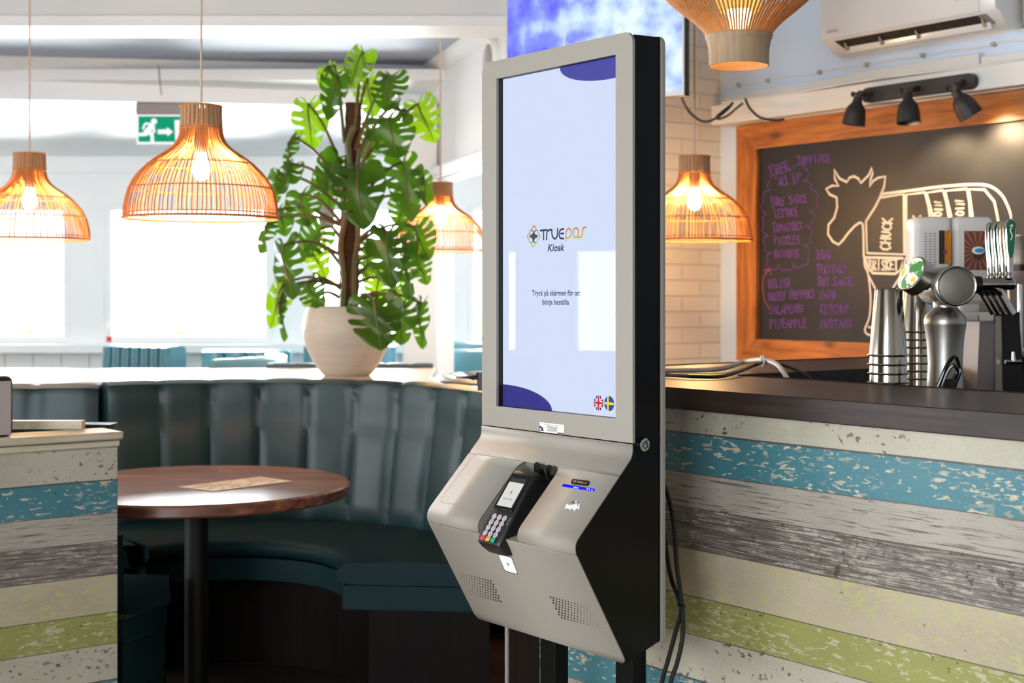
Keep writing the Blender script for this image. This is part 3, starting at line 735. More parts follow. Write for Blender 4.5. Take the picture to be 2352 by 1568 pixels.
obj('bulb', MB().lathe([(0,.085),(.02,.092),(.03,.12),(.024,.15),(.014,.21),(0,.21)], 20), emis('soft_warm_bulb', (1.0,.56,.2,1), 45), t)
obj('socket', MB().cyl((0,0,.21),(0,0,.30),.02), M_blackm, t)
obj('cap', MB().lathe([(0,.415),(.064,.415),(.064,.43),(0,.43)], 32), M_band, t)
obj('cord', MB().cyl((0,0,.29),(0,0,2.95-base.z),.0035,n=8), M_cord, t)

# ---------------------------------------------------------------- exit sign, speaker, small things at the back
M_green = emis('exit_green', srgb(0,160,118), .95); M_exw = emis('exit_white', (1,1,1,1), 1.0)
Ys = 7.82; e0 = P(311, 262, Ys); e1 = P(452, 262, Ys); bz = P(311, 330, Ys).z
t = thing('exit_sign', 'green emergency exit sign with running figure hanging from the white header', 'sign', (e0.x, Ys, bz))
wd = e1.x-e0.x; hh = e0.z-bz
obj('housing', MB().box(0, wd, 0, .05, hh, 2.353-bz), M_grey, t, bevel=.006)
obj('panel', MB().box(0, wd, .018, .030, 0, hh), M_exw, t, bevel=.003)
obj('green_field', MB().box(.012, wd-.012, .0165, .0178, .012, hh-.010), M_green, t, smooth=0)
k = hh/68*1.0; fr = lambda u, v: (u*k, .0155, hh-v*k)
mb = MB()
def disc(mb, u, v, r, fr, n=18, ry=None):
    ry = ry or r; mb.flat([fr(u+r*math.cos(2*PI*i/n), v+ry*math.sin(2*PI*i/n)) for i in range(n)])
disc(mb, 41, 16, 7, fr)
for pts, w_ in (([(36,27),(24,40)], 13), ([(36,24),(22,21),(16,32)], 5), ([(38,28),(42,38),(38,42)], 5), ([(26,38),(24,45),(9,46)], 8), ([(28,40),(36,47),(37,61)], 8)):
    mb.ribbon(spline([(*p,) for p in pts], 5), w_, fr)
mb.flat([fr(*p) for p in ((49,35),(71,34),(71,29),(85,40),(72,50),(71,45),(50,45))])
mb.flat([fr(*p) for p in ((88,13),(118,13),(118,60),(90,60))])
obj('pictogram', mb, M_exw, t, smooth=0)
sp0 = P(1105, 142, 6.72)
sN = Vector((cn.x, cn.y, 0)).normalized()
mrot = Vector((0,0,1)).rotation_difference(sN).to_matrix()
# centre on the wall
tt = ((Vector((sp0.x,sp0.y,0))-cw0).dot(cd)); sp0 = cw0+cd*tt+Vector((0,0,sp0.z))
t = thing('round_speaker', 'round white wall speaker with grey grille near the television', 'speaker', sp0)
obj('surround', MB().lathe([(.0,.0),(.125,.0),(.125,.02),(.105,.035),(.088,.03),(.088,.012)], 40, m=mrot), M_white, t)
obj('grille', MB().lathe([(0,.024),(.06,.022),(.088,.014)], 40, m=mrot), M_grey, t)
t = thing('wall_picture', 'small dark framed picture hanging behind the monstera', 'picture', P(750, 488, 9.5))
obj('frame', MB().box(-.05,.05,0,.02,-.10,.10), M_blackm, t, bevel=.004)
obj('picture', MB().box(-.042,.042,-.002,0,-.092,.092), mat('picture_print', srgb(150,140,120), .5, var=.6, vscale=(20,20,20)), t)
t = thing('window_notice', 'small red and white notice stuck in the corner of the wide window', 'notice', P(250, 768, 9.57))
obj('card', MB().box(-.016,.018,0,.003,-.05,.052), M_white, t); obj('red_stripe', MB().box(-.016,.018,-.001,0,-.05,-.014), mat('notice_red', srgb(210,40,60), .5), t)
t = thing('blind_box', 'white roller blind box over the opening right of the corner column', 'blind', (0,0,0))
a = cw0+cd*.1+cn*.002
obj('casing', MB().obox(a+Vector((0,0,1.935)), cd*1.5, cn*.06, Vector((0,0,.055))), M_bay, t, bevel=.01)
obj('cord', MB().cyl(tuple(a+cn*.04+Vector((0,0,1.6))), tuple(a+cn*.04+Vector((0,0,1.95))), .003, n=6), M_white, t)
tag(obj('ceiling_cable', MB().tube([tuple(P(x,y,7.70)) for x,y in ((364,150),(368,195),(371,218))], .004, 6), M_grey), 'short grey cable hanging on the header above the exit sign', 'cable')

# ---------------------------------------------------------------- self-order kiosk
KX, KY = -2.0068, 1.8073                       # its front right edge in bar coordinates
KO = B(KX, KY)
W_ = .4855
kiosk = thing('order_kiosk', 'white and black self-order kiosk with a tall lit touchscreen on two black posts', 'kiosk', KO, ROT)
def kpl(px, py, z0, mz):                       # pixel to the kiosk plane z = z0 + mz * depth, gives (across, depth, up)
    s = (px-CX)/F; k = (py-HY)/F; Y = (CH - z0 + mz*KY) / (k + mz*(SA*s+CA)); return ((CA*s-SA)*Y-KX, (SA*s+CA)*Y-KY, CH-k*Y)
def kf(px, py):
    a, z = onBY(px, py, KY); return (a-KX, z)
ZT, ZS = 1.799, 1.0175
SXL, SXR, SZB, SZT = -.4334, -.0487, 1.0618, 1.7604
arc = lambda cx, cz, r, a0, a1, n=6: [(cx+r*math.cos(a0+(a1-a0)*i/n), cz+r*math.sin(a0+(a1-a0)*i/n)) for i in range(n+1)]
r_ = .022
outer = arc(-r_, ZT-r_, r_, 0, PI/2) + arc(-W_+r_, ZT-r_, r_, PI/2, PI) + [(-W_, ZS+.001), (0, ZS+.001)]
hole = [(SXL, SZB), (SXR, SZB), (SXR, SZT), (SXL, SZT)]
obj('screen_bezel', MB().prism([(x,0,z) for x,z in outer], (0,.006,0), [[(x,0,z) for x,z in hole]]), M_kwhite, kiosk, bevel=.0012)
# folded lower front: profile by arc length
PR = [(0,ZS-.001)]
def fillet(p, q, s, r, n=6):
    p, q, s = Vector(p), Vector(q), Vector(s); a = (p-q).normalized(); b = (s-q).normalized(); return [tuple((q+a*r)*(1-t)**2 + q*2*t*(1-t) + (q+b*r)*t*t) for t in [i/n for i in range(n+1)]]
pA, pN, pB = (0,.994), (-.1475,.838), (-.0145,.603)
PR += fillet(PR[0], pA, pN, .012) + fillet(pA, pN, pB, .022, 8) + [pB]
def acc(pr):
    o = [0]
    for a, b in zip(pr, pr[1:]): o.append(o[-1]+math.dist(a, b))
    return o
AC_ = acc(PR)
def prf(t):
    for i in range(len(AC_)-1):
        if AC_[i+1] >= t-1e-9:
            k = (t-AC_[i])/max(1e-9, AC_[i+1]-AC_[i]); return (PR[i][0]+(PR[i+1][0]-PR[i][0])*k, PR[i][1]+(PR[i+1][1]-PR[i][1])*k)
    return PR[-1]
def t_of_z(z):
    lo, hi = 0, AC_[-1]
    for _ in range(50):
        m = (lo+hi)/2
        if prf(m)[1] > z: lo = m
        else: hi = m
    return lo
HL, HR, T1, T2 = -.304, -.1725, t_of_z(.959), t_of_z(.8225)
mid = (HL+HR)/2
ts = sorted(set([round(x,5) for x in AC_] + [round(T1+.02*(1-math.cos(PI/2*i/6)),5) for i in range(7)] + [round(T2,5)] + [AC_[-1]*i/40 for i in range(41)]))
mb = MB()
def hb(t):
    d = t-T1; r = .02
    if d < r: e = r - math.sqrt(max(0, r*r-(r-d)**2)); return HL+e, HR-e
    return HL, HR
RB = .016
def edge_in(t):                                    # rounded lower corners
    d = AC_[-1]-t
    return RB - math.sqrt(max(0, RB*RB-(RB-d)**2)) if d < RB else 0
ts = sorted(set(ts + [round(AC_[-1]-RB*(1-math.cos(PI/2*i/5)),6) for i in range(6)]))
for t0, t1_ in zip(ts, ts[1:]):
    if t1_-t0 < 1e-7: continue
    y0, z0 = prf(t0); y1, z1 = prf(t1_); e0_, e1_ = edge_in(t0), edge_in(t1_)
    inside = t0 >= T1-1e-6 and t1_ <= T2+1e-6
    l0, r0 = hb(t0) if inside else (mid, mid); l1, r1 = hb(t1_) if inside else (mid, mid)
    mb.add([(-W_+e0_,y0,z0),(l0,y0,z0),(l1,y1,z1),(-W_+e1_,y1,z1)], [(0,1,2,3)])
    mb.add([(r0,y0,z0),(-e0_,y0,z0),(-e1_,y1,z1),(r1,y1,z1)], [(0,1,2,3)])
lf = obj('lower_front', mb, M_kwhite, kiosk, smooth=30)
bm_ = __import__('bmesh'); b2 = bm_.new(); b2.from_mesh(lf.data); bm_.ops.remove_doubles(b2, verts=b2.verts, dist=1e-5); bm_.ops.recalc_face_normals(b2, faces=b2.faces); b2.to_mesh(lf.data); b2.free(); lf.data.set_sharp_from_angle(angle=math.radians(30))
sol = lf.modifiers.new('sheet', 'SOLIDIFY'); sol.thickness = .003; sol.offset = 0
# black body behind the sheet
D_ = .074
prof_b = [(.0065,ZT-.006)] + [(y+.002,z) for y,z in PR] + [(D_,.634),(D_,ZT-.004)]
EP = .0035
mb = MB()
def sidep(x, ex): mb.prism([(x,y,z) for y,z in prof_b], (ex,0,0))
sidep(-EP-.002, .002); sidep(-W_+EP, .002)
mb.box(-W_+EP+.002, -EP-.002, .03, D_, ZT-.009, ZT-.006)      # top
mb.box(-W_+EP+.002, -EP-.002, D_-.002, D_, .634, ZT-.006)    # back
mb.prism([(-W_+EP+.002,-.008,.607),(-EP-.002,-.008,.607),(-EP-.002,D_,.634),(-W_+EP+.002,D_,.634)], (0,0,.003))
obj('body', mb, M_kblack, kiosk, smooth=30)
mb = MB()
for r in range(7):
    for k in range(5):
        y = .014+k*.0115; z = 1.735-r*.022
        mb.add([(-EP+.0004, y+.0022*math.cos(2*PI*i/8), z+.0022*math.sin(2*PI*i/8)) for i in range(8)], [tuple(range(8))])
obj('side_vent', mb, mat('vent_hole', (0,0,0,1), .9), kiosk, smooth=0)
bp = arc(.003-.018, 1.798-.018, .018, 0, PI/2) + arc(-W_-.003+.018, 1.798-.018, .018, PI/2, PI) + arc(-W_-.003+.012, .628+.012, .012, PI, 1.5*PI) + arc(.003-.012, .628+.012, .012, 1.5*PI, 2*PI)
obj('back_plate', MB().prism([(x,D_+.0005,z) for x,z in bp], (0,.007,0)), M_kwhite, kiosk, bevel=.001)
for x in (-.362, -.1176):
    mb = MB().box(x-.026, x+.026, D_+.008, D_+.046, 0, 1.25)
    obj('post', mb, M_kblack, kiosk, bevel=.003)
obj('foot_plate', MB().box(-.43, -.05, -.10, D_+.12, 0, .008), M_kblack, kiosk, bevel=.003)
# touchscreen
disp = obj('display', MB().box(SXL-.004, SXR+.004, .018, .030, SZB-.004, SZT+.004), emis('display_light', srgb(212,224,251), 1.0), kiosk, smooth=0)
obj('screen_surround', MB().prism([(x,.006,z) for x,z in [(SXL-.006,SZB-.006),(SXR+.006,SZB-.006),(SXR+.006,SZT+.006),(SXL-.006,SZT+.006)]], (0,.0119,0), [[(x,.006,z) for x,z in [(SXL+.0,SZB+.0),(SXR-.0,SZB+.0),(SXR,SZT),(SXL,SZT)]]]), M_blackm, kiosk, smooth=0)
obj('cover_glass', MB().add([(SXL,.0168,SZB),(SXR,.0168,SZB),(SXR,.0168,SZT),(SXL,.0168,SZT)], [(0,1,2,3)]), M_cover, kiosk, smooth=0)
DY = .0176
def dpos(px, py):                                  # pixel to display plane
    a, z = onBY(px, py, KY+DY); return (a-KX, z)
M_navy = emis('display_navy', srgb(74,76,168), .95); M_navy2 = emis('display_deep_navy', srgb(52,50,140), .95)
M_ink2 = emis('display_ink', srgb(52,56,84), .9); M_ink3 = emis('display_text', srgb(50,78,104), .9)
dm = lambda u, v: (u, DY, v)
ztop = SZT; zl = dpos(1380,185)[1]
xl = dpos(1286,163)[0]; xc = SXR-.035
pts = [(SXR, SZT), (xl, SZT)] + [(xc+(xl-xc)*math.cos(PI/2*i/14), SZT-(SZT-zl)*math.sin(PI/2*i/14)) for i in range(1,15)] + [(SXR, zl+.001)]
blob = obj('corner_swoosh', MB().flat([dm(*p) for p in pts]), M_navy, disp, smooth=0)
zb = dpos(1141,881)[1]; xr = dpos(1268,944)[0]; x0 = SXL+.004
pts = [(SXL, SZB), (xr, SZB)] + [(x0+(xr-x0)*math.sin(PI/2*(14-i)/14), SZB+(zb-SZB)*math.cos(PI/2*(14-i)/14)) for i in range(1,15)] + [(SXL, zb)]
obj('corner_swoosh', MB().flat([dm(*p) for p in pts]), M_navy2, disp, smooth=0)
# maker's logo, stroke by stroke (pixel frame of the photograph's close-up)
lz = lambda u, v: (lambda q: (q[0], DY-.0002, q[1]))(dpos(1190+u*180/1283, 500+v*220/1568))
def lrib(mb, pts, w_, sp=4):
    q = [lz(*p) for p in (spline(pts, sp) if sp else pts)]
    k = .00011
    mb.ribbon([(p[0], p[2]) for p in q], w_*k*1.45, lambda u, v: (u, DY-.0002, v))
mb = MB()
for pts in ([(365,210),(470,198)], [(418,210),(418,355)], [(468,355),(470,270),(485,215),(540,192)], [(553,195),(560,290),(600,345),(640,300),(650,180)], [(745,185),(700,195),(672,260),(690,330),(745,340)], [(700,258),(745,255)]):
    lrib(mb, pts, 24, 5 if len(pts) > 2 else 0)
obj('logo_lettering', mb, M_ink2, disp, smooth=0)
za = lz(800,170)[2]; zc = lz(800,380)[2]
M_log = emis('display_logo_warm', srgb(206,200,60), .95, (srgb(224,128,62), zc, za))
mb = MB()
lrib(mb, [(782,378),(785,260),(800,200),(835,180),(868,210),(870,280),(840,325),(795,328)], 22, 5)
lrib(mb, [(905,250),(915,190),(945,168),(980,190),(990,250),(975,305),(945,320),(912,300),(905,250)], 22, 5)
lrib(mb, [(985,320),(1030,315),(1055,270),(1055,200),(1075,165),(1112,152)], 22, 5)
obj('logo_lettering', mb, M_log, disp, smooth=0)
mb = MB(); zd = lz(255,120)[2]; ze = lz(255,485)[2]
for pts in ([(235,168),(265,128),(292,172)], [(190,252),(198,215),(225,188)], [(178,262),(150,302),(172,355)], [(188,372),(198,410),(215,418)], [(222,436),(245,478),(275,436)], [(288,418),(312,402),(322,368)], [(338,350),(358,300),(342,260)], [(328,240),(318,210),(300,195)]):
    lrib(mb, pts, 20, 0)
obj('logo_emblem', mb, emis('display_emblem', srgb(196,210,50), .95, (srgb(214,112,62), ze, zd)), disp, smooth=0)
mb = MB(); mb.flat([lz(*p) for p in ((258,225),(278,262),(312,300),(276,345),(252,400),(232,345),(200,300),(234,262))])
for pts in ([(235,205),(258,245),(288,205)], [(205,280),(195,325)], [(315,275),(300,320)], [(230,405),(252,370),(278,408)], [(225,285),(190,310)], [(290,285),(318,310)]): lrib(mb, pts, 17, 0)
obj('logo_emblem', mb, emis('display_emblem_dark', srgb(74,80,82), .9), disp, smooth=0)
def dtext(name, txt, p0, p1, size, m, shear=0.0, bold=0.0, par=None):
    a0, a1 = dpos(*p0), dpos(*p1); vs, fs = text_mb(txt, size, align='LEFT', shear=shear, width=a1[0]-a0[0], bold=bold)
    mx = min(v.x for v in vs)
    mb = MB().add([(a0[0]+v.x-mx, DY-.0002, a0[1]+v.y) for v in vs], fs); return obj(name, mb, m, par or disp, smooth=0)
dtext('word_kiosk', 'Kiosk', (1258,577), (1297,575.5), .021, M_ink2, .25, .0004)
dtext('prompt_text', 'Tryck på skärmen för att', (1222,678.5), (1333,679), .0155, M_ink3, 0.0, .00025)
dtext('prompt_text', 'börja beställa', (1246,699), (1307,699.5), .0155, M_ink3, 0.0, .00025)
# language flags
def flag(c, name):
    a, z = dpos(*c); r = .0148; cir = lambda k, n=28: [(a+r*k*math.cos(2*PI*i/n), z+r*k*math.sin(2*PI*i/n)) for i in range(n)]
    def strip(x0, x1, z0, z1, dx=.0):            # rectangle clipped to the circle
        pts = []
        for i in range(13):
            x = x0+(x1-x0)*i/12; h_ = math.sqrt(max(0, r*r-(x)**2)); pts.append((a+x, z+max(-h_, min(h_, z1))))
        for i in range(13):
            x = x1+(x0-x1)*i/12; h_ = math.sqrt(max(0, r*r-(x)**2)); pts.append((a+x, z+max(-h_, min(h_, z0))))
        return pts
    return a, z, r, cir, strip
a, z, r, cir, strip = flag((1375,925), 'uk')
fl = lambda pts, y: [(p[0], DY-y, p[1]) for p in pts]
f0 = obj('language_flag', MB().flat(fl(cir(1),.0002)), emis('flag_blue', srgb(44,48,140), .95), disp, smooth=0)
def diag(mb, sg, w_, y):
    d = r*.985; mb.ribbon([(-d*.72*sg, -d*.68), (d*.72*sg, d*.68)], w_, lambda u, v: (a+u, DY-y, z+v))
mb = MB(); diag(mb, 1, .0042, .0003); diag(mb, -1, .0042, .0003); mb.flat(fl(strip(-.0036,.0036,-r,r),.0004)); mb.flat(fl(strip(-r,r,-.0036,.0036),.00042)); obj('flag_white', mb, M_exw, f0, smooth=0)
M_fr = emis('flag_red', srgb(206,36,60), .95)
mb = MB(); diag(mb, 1, .0014, .00045); diag(mb, -1, .0014, .00045); mb.flat(fl(strip(-.0021,.0021,-r,r),.0005)); mb.flat(fl(strip(-r,r,-.0021,.0021),.00052)); obj('flag_red', mb, M_fr, f0, smooth=0)
a, z, r, cir, strip = flag((1399.5,926.5), 'se')
f1 = obj('language_flag', MB().flat(fl(cir(1),.0002)), emis('flag_royal_blue', srgb(40,76,180), .95), disp, smooth=0)
mb = MB(); mb.flat(fl(strip(-.0062,-.0012,-r,r),.0004)); mb.flat(fl(strip(-r,r,-.0026,.0026),.00042)); obj('flag_yellow', mb, emis('flag_yellow', srgb(246,226,40), .95), f1, smooth=0)
# sticker under the screen
M_stick = mat('sticker_white', srgb(214,210,204), .4); M_sink = mat('sticker_ink', srgb(60,62,66), .5)
c0, c1 = kf(1240,969), kf(1296,998)
st = obj('sticker', MB().add([(c0[0],-.0004,c1[1]),(c1[0],-.0004,c1[1]),(c1[0],-.0004,c0[1]),(c0[0],-.0004,c0[1])], [(0,1,2,3)]), M_stick, kiosk, smooth=0)
sw, sh = c1[0]-c0[0], c0[1]-c1[1]; sm = lambda u, v: (c0[0]+u*sw, -.0007, c1[1]+v*sh)
vs, fs = text_mb('KassaCentralen', .01, align='LEFT', width=1.0); mxv = min(v.x for v in vs)
obj('sticker_text', MB().add([sm(.2+.58*(v.x-mxv), .78+v.y*14) for v in vs], fs), M_sink, st, smooth=0)
mb = MB()
for i, (u0, u1) in enumerate(((.3,.75),(.3,.72),(.36,.74),(.33,.70),(.30,.73))):
    v = .62-i*.11; x = u0
    while x < u1: mb.add([sm(x,v),sm(min(x+.07,u1),v),sm(min(x+.07,u1),v+.05),sm(x,v+.05)], [(0,1,2,3)]); x += .085
mb.add([sm(.73,.02),sm(1,.02),sm(1,.16),sm(.73,.16)], [(0,1,2,3)])
obj('sticker_text', mb, M_sink, st, smooth=0)
mb = MB()
mb.flat([sm(*p) for p in spline([(-.02,.62),(.12,.5),(.17,.12)], 6) + spline([(.08,.08),(.05,.35),(-.02,.42)], 6)])
obj('sticker_logo', mb, M_blackm, st, smooth=0)
obj('sticker_logo', MB().flat([sm(*p) for p in ((-.02,.34),(.03,.28),(.05,.05),(-.02,.05))]), mat('sticker_blue', srgb(40,110,190), .5), st, smooth=0)
# planes of the folded front
mA = (pA[1]-pN[1])/(pA[0]-pN[0]); mB_ = (pB[1]-pN[1])/(pB[0]-pN[0])
nA = Vector((0, -(pA[1]-pN[1]), (pA[0]-pN[0]))).normalized(); nB = Vector((0, pB[1]-pN[1], -(pB[0]-pN[0]))).normalized()
if nA.y > 0: nA = -nA
if nB.y > 0: nB = -nB
def onA(px, py, lift=.0018): return Vector(kpl(px, py, pA[1], mA)) + nA*lift
def onB_(px, py, lift=.0018): return Vector(kpl(px, py, pN[1]-mB_*pN[0], mB_)) + nB*lift
# payment recess
yA = lambda t, d: Vector((0, prf(t)[0], prf(t)[1])) - nA*d
dep = .058
p1 = yA(T1, 0); p2 = Vector((0, *prf(T2))); q1 = p1 - nA*dep
fl_dir = Vector((0, pN[0]-pA[0], pN[1]-pA[1])).normalized()
q2 = p2 + Vector((0, .062, .012)); cut = [p1] + [Vector((0,*prf(t))) for t in ts if T1 < t < T2] + [p2]
mb = MB()
sideprof = cut + [q2, q1]
for x in (HL-.001, HR): mb.prism([(x, p.y, p.z) for p in sideprof], (.001,0,0))
mb.add([(HL,q1.y,q1.z),(HR,q1.y,q1.z),(HR,q2.y,q2.z),(HL,q2.y,q2.z)], [(0,1,2,3)])
mb.add([(HL,p1.y,p1.z),(HR,p1.y,p1.z),(HR,q1.y,q1.z),(HL,q1.y,q1.z)], [(0,1,2,3)])
mb.add([(HL,p2.y,p2.z),(HR,p2.y,p2.z),(HR,q2.y,q2.z),(HL,q2.y,q2.z)], [(0,1,2,3)])
obj('terminal_recess', mb, M_kwhite, kiosk, smooth=0)
for px, py in ((1240,1074),(1268,1080)):
    c_ = onA(px, py, -.004); v = []
    ex = Vector((1,0,0)); ey = (fl_dir*.5 - nA*.87).normalized()
    mb = MB().grid([[c_ + ex*(.017*k*math.cos(2*PI*i/20)) + ey*(.02*k*math.sin(2*PI*i/20)) + fl_dir*(.004*(1-k)+.006) for i in range(20)] for k in (1.0,.8,.01)], closed=True)
    obj('cable_grommet', mb, mat('glossy_black', srgb(12,12,13), .15), kiosk)
# details on the sloped panel
def groove(poly, w_, m, name, lift=.0019, nrm=nA, par=kiosk):
    pts = [Vector(p) for p in poly]; n_ = len(pts); I = []; O = []
    for i in range(n_):
        d = (pts[(i+1)%n_]-pts[i-1]).normalized(); s_ = d.cross(nrm).normalized()*w_/2; O.append(pts[i]+s_); I.append(pts[i]-s_)
    return obj(name, MB().grid([O, I], closed=True), m, par, smooth=0)
M_groove = mat('panel_gap', srgb(150,144,136), .6)
def roundpoly(c, r):
    out = []
    for i in range(4):
        p, q, s_ = Vector(c[i-1]), Vector(c[i]), Vector(c[(i+1)%4])
        out += [q+(p-q).normalized()*r*(1-t)**2 + (s_-q).normalized()*r*t*t for t in (0,.25,.5,.75,1)]
    return out
groove(roundpoly([onA(*p) for p in ((1093,1040),(1184,1054),(1100,1168),(1008,1153))], .018), .0011, M_groove, 'access_panel_gap')
obj('receipt_slot', MB().flat([onA(*p) for p in ((1295,1112),(1369,1124),(1365,1130),(1291,1118))]), emis('blue_led', (.0,.005,1.0,1), 1.1), kiosk, smooth=0)
mb = MB()
for (u, v) in ((1320,1120.5),(1324,1120.5),(1328,1121.5),(1350,1124),(1355,1125),(1361,1127)):
    mb.flat([onA(u-1.4,v-2,.002), onA(u+1.2,v-1,.002), onA(u+1.6,v+2,.002), onA(u-1,v+1.4,.002)])
obj('slot_lettering', mb, M_exw, kiosk, smooth=0)
bc = [onA(*p) for p in ((1317,1102),(1357,1107),(1353,1118),(1313,1113))]
bd = obj('badge', MB().prism(roundpoly(bc, .005), nA*.002), mat('gloss_black_badge', srgb(16,15,15), .2), kiosk, smooth=0)
vs, fs = text_mb('TRUE', .01, align='LEFT', width=1.0); bq = quadmap([bc[3], bc[2], bc[1], bc[0]])
obj('badge_text', MB().add([bq(.34+.28*(v.x-vs[0].x*0), .3+v.y*55)+nA*.0024 for v in vs], fs), mat('badge_light', srgb(190,180,170), .4), bd, smooth=0)
vs, fs = text_mb('pos', .01, align='LEFT', width=1.0)
obj('badge_text', MB().add([bq(.64+.26*v.x, .3+v.y*55)+nA*.0024 for v in vs], fs), mat('badge_orange', srgb(214,120,50), .4), bd, smooth=0)
mb = MB(); mb.ribbon([(.2+.07*math.cos(2*PI*i/8), .5+.26*math.sin(2*PI*i/8)) for i in range(9)], .05, lambda u, v: bq(u, v)+nA*.0024)
obj('badge_emblem', mb, mat('badge_gold', srgb(196,150,60), .4), bd, smooth=0)
# torn sticker with a scribbled number
obj('torn_sticker', MB().flat([onA(*p) for p in ((1303,1157),(1310,1162),(1326,1150),(1333,1158),(1331,1172),(1326,1168),(1320,1175),(1316,1169),(1310,1172),(1304,1168),(1297,1170))]), mat('sticker_residue', srgb(222,220,222), .6), kiosk, smooth=0)
mb = MB()
for pts in ([(1314,1156),(1319,1153),(1320,1158),(1316,1160),(1315,1155)], [(1321,1154),(1322,1159)], [(1329,1158),(1325,1156),(1327,1153),(1330,1156),(1328,1163)]):
    q = [onA(*p, .0024) for p in pts]; mb.tube(q, .0006, 4)
obj('handwritten_number', mb, mat('pen_ink', srgb(60,70,84), .5), kiosk)
# scanner window and speaker perforations on the lower panel
sc = [onB_(*p) for p in ((1147,1272),(1176,1279),(1190,1316),(1162,1308))]
sw_ = obj('scanner_frame', MB().prism(roundpoly([onB_(*p,.0012) for p in ((1145.5,1270.5),(1177,1278),(1191.5,1318),(1160.5,1310))], .006), nB*.0005), M_black, kiosk, smooth=0)
obj('scanner_light', MB().flat([p+nB*.0006 for p in roundpoly(sc, .005)]), emis('scanner_white', (1,.97,.94,1), 1.6), sw_, smooth=0)
mb = MB(); cc = sum(sc, Vector())/4 + nB*.0009; bu = (sc[1]-sc[0]).normalized(); bv = (sc[3]-sc[0]).normalized()
mb.add([cc+bu*.0045*math.cos(2*PI*i/14)+bv*.0045*math.sin(2*PI*i/14) for i in range(14)], [tuple(range(14))]); obj('scanner_lens', mb, M_grey, sw_, smooth=0)
M_hole = MATS['vent_hole']
for corners, rev in ((((1054,1314),(1132,1334),(1152,1380),(1080,1362)), False), (((1266,1370),(1354,1392),(1380,1440),(1288,1416)), True)):
    cq = quadmap([onB_(*p) for p in corners]); mb = MB(); NC, NR_ = 13, 8
    for rI in range(NR_):
        for cI in range(NC):
            u = (cI + (.5 if rI % 2 else 0))/(NC-.5); v = rI/(NR_-1); g_ = (1-u) if rev else u
            rad = .0009+.0018*g_; c_ = cq(u, v)
            mb.add([c_+bu*rad*math.cos(2*PI*i/10)+bv*rad*math.sin(2*PI*i/10) for i in range(10)], [tuple(range(10))])
    obj('speaker_perforation', mb, M_hole, kiosk, smooth=0)
# key switch on the right side
s_ = (1479-CX)/F
kb_ = (s_*2.691-.2283)/(SA-CA*s_); kz = CH-(1021-HY)/F*(2.691+CA*kb_)
sw2 = obj('key_switch', MB().tube([(-EP,kb_,kz),(.003,kb_,kz),(.0042,kb_,kz)], [.0125,.0125,.0105], 28), M_chrome, kiosk)
mb = MB(); mb.tube([(.0046, kb_+.0062*math.sin(a), kz+.0062*math.cos(a)) for a in [.6+i*(2*PI-1.2)/16 for i in range(17)]], .0009, 5); mb.tube([(.0046,kb_,kz+.001),(.0046,kb_,kz+.008)], .0009, 5)
obj('power_symbol', mb, M_blackm, sw2)

# ---------------------------------------------------------------- card terminal in the recess
def TL(x, up, out): return Vector((x, 0, 0)) + Vector((0, *prf(t_of_z(.838)))) - fl_dir*up + nA*out
R3 = Matrix((Vector((1,0,0)), -fl_dir, nA)).transposed().to_4x4()
org = Vector((-.252, *pN)) - fl_dir*.0 - nA*.0
term = thing('card_terminal', 'black handheld card terminal with keypad lying in the kiosk recess', 'card terminal')
tilt = Matrix.Rotation(math.radians(7), 4, 'X')
term.matrix_world = Matrix.Translation(KO) @ Matrix.Rotation(ROT, 4, 'Z') @ Matrix.Translation(org) @ R3 @ Matrix.Translation((0,0,-.006)) @ tilt
TWd = .038
mb = MB()
def sect(y, w_, z0, z1, r=.008, n=4): return [(x, y, z) for x, z in rrect(-w_, w_, z0, z1, r, n)]
mb.grid([sect(-.030,.030,-.040,-.012,.006), sect(-.026,.036,-.046,-.003), sect(-.015,.0385,-.048,.000), sect(.04,.0385,-.048,.001), sect(.06,.038,-.048,.003), sect(.125,.038,-.05,.004), sect(.138,.0365,-.05,.001), sect(.143,.033,-.044,-.006,.006)], closed=True)
mb.add(sect(-.030,.030,-.040,-.012,.006), [tuple(range(20))]); mb.add(sect(.143,.033,-.044,-.006,.006), [tuple(range(20))])
obj('housing', mb, M_black, term, smooth=40)
obj('screen_glass', MB().box(-.031,.031,.046,.128,.0035,.0052), mat('terminal_glass', srgb(10,10,11), .08), term, bevel=.0012)
td = obj('display', MB().box(-.024,.024,.053,.108,.0052,.0055), emis('terminal_display', srgb(236,236,232), .85), term, smooth=0)
mb = MB(); 
put_text(mb, 'VÄLKOMMEN', .0052, lambda u, v: (u, .068+v, .0058)); obj('display_text', mb, M_ink2, td, smooth=0)
mb = MB()
for pts in ([(0,.0068),(.0052,0),(0,-.0068),(-.0052,0),(0,.0068)],): mb.ribbon(pts, .0010, lambda u, v: (u, .085+v, .0058))
obj('display_emblem', mb, M_log, td, smooth=0)
mb = MB(); mb.ribbon([(-.0022,0),(.0022,0)], .0012, lambda u, v: (u, .085+v, .0059)); mb.ribbon([(0,-.0032),(0,.0032)], .0012, lambda u, v: (u, .085+v, .0059)); obj('display_emblem', mb, M_ink2, td, smooth=0)
obj('status_bar', MB().box(-.024,.024,.108,.118,.0052,.0055), emis('terminal_bar', srgb(78,72,74), .6), td, smooth=0)
mb = MB(); put_text(mb, 'Verifone', .0075, lambda u, v: (u-.014, .131+v*.9, .0035), bold=.0001); obj('maker_lettering', mb, M_grey, term, smooth=0)
M_key = mat('grey_key', srgb(176,170,172), .45); M_kink = emis('key_legend', srgb(90,110,220), .7)
keys = ['1','2','3','4','5','6','7','8','9','*','0','#']
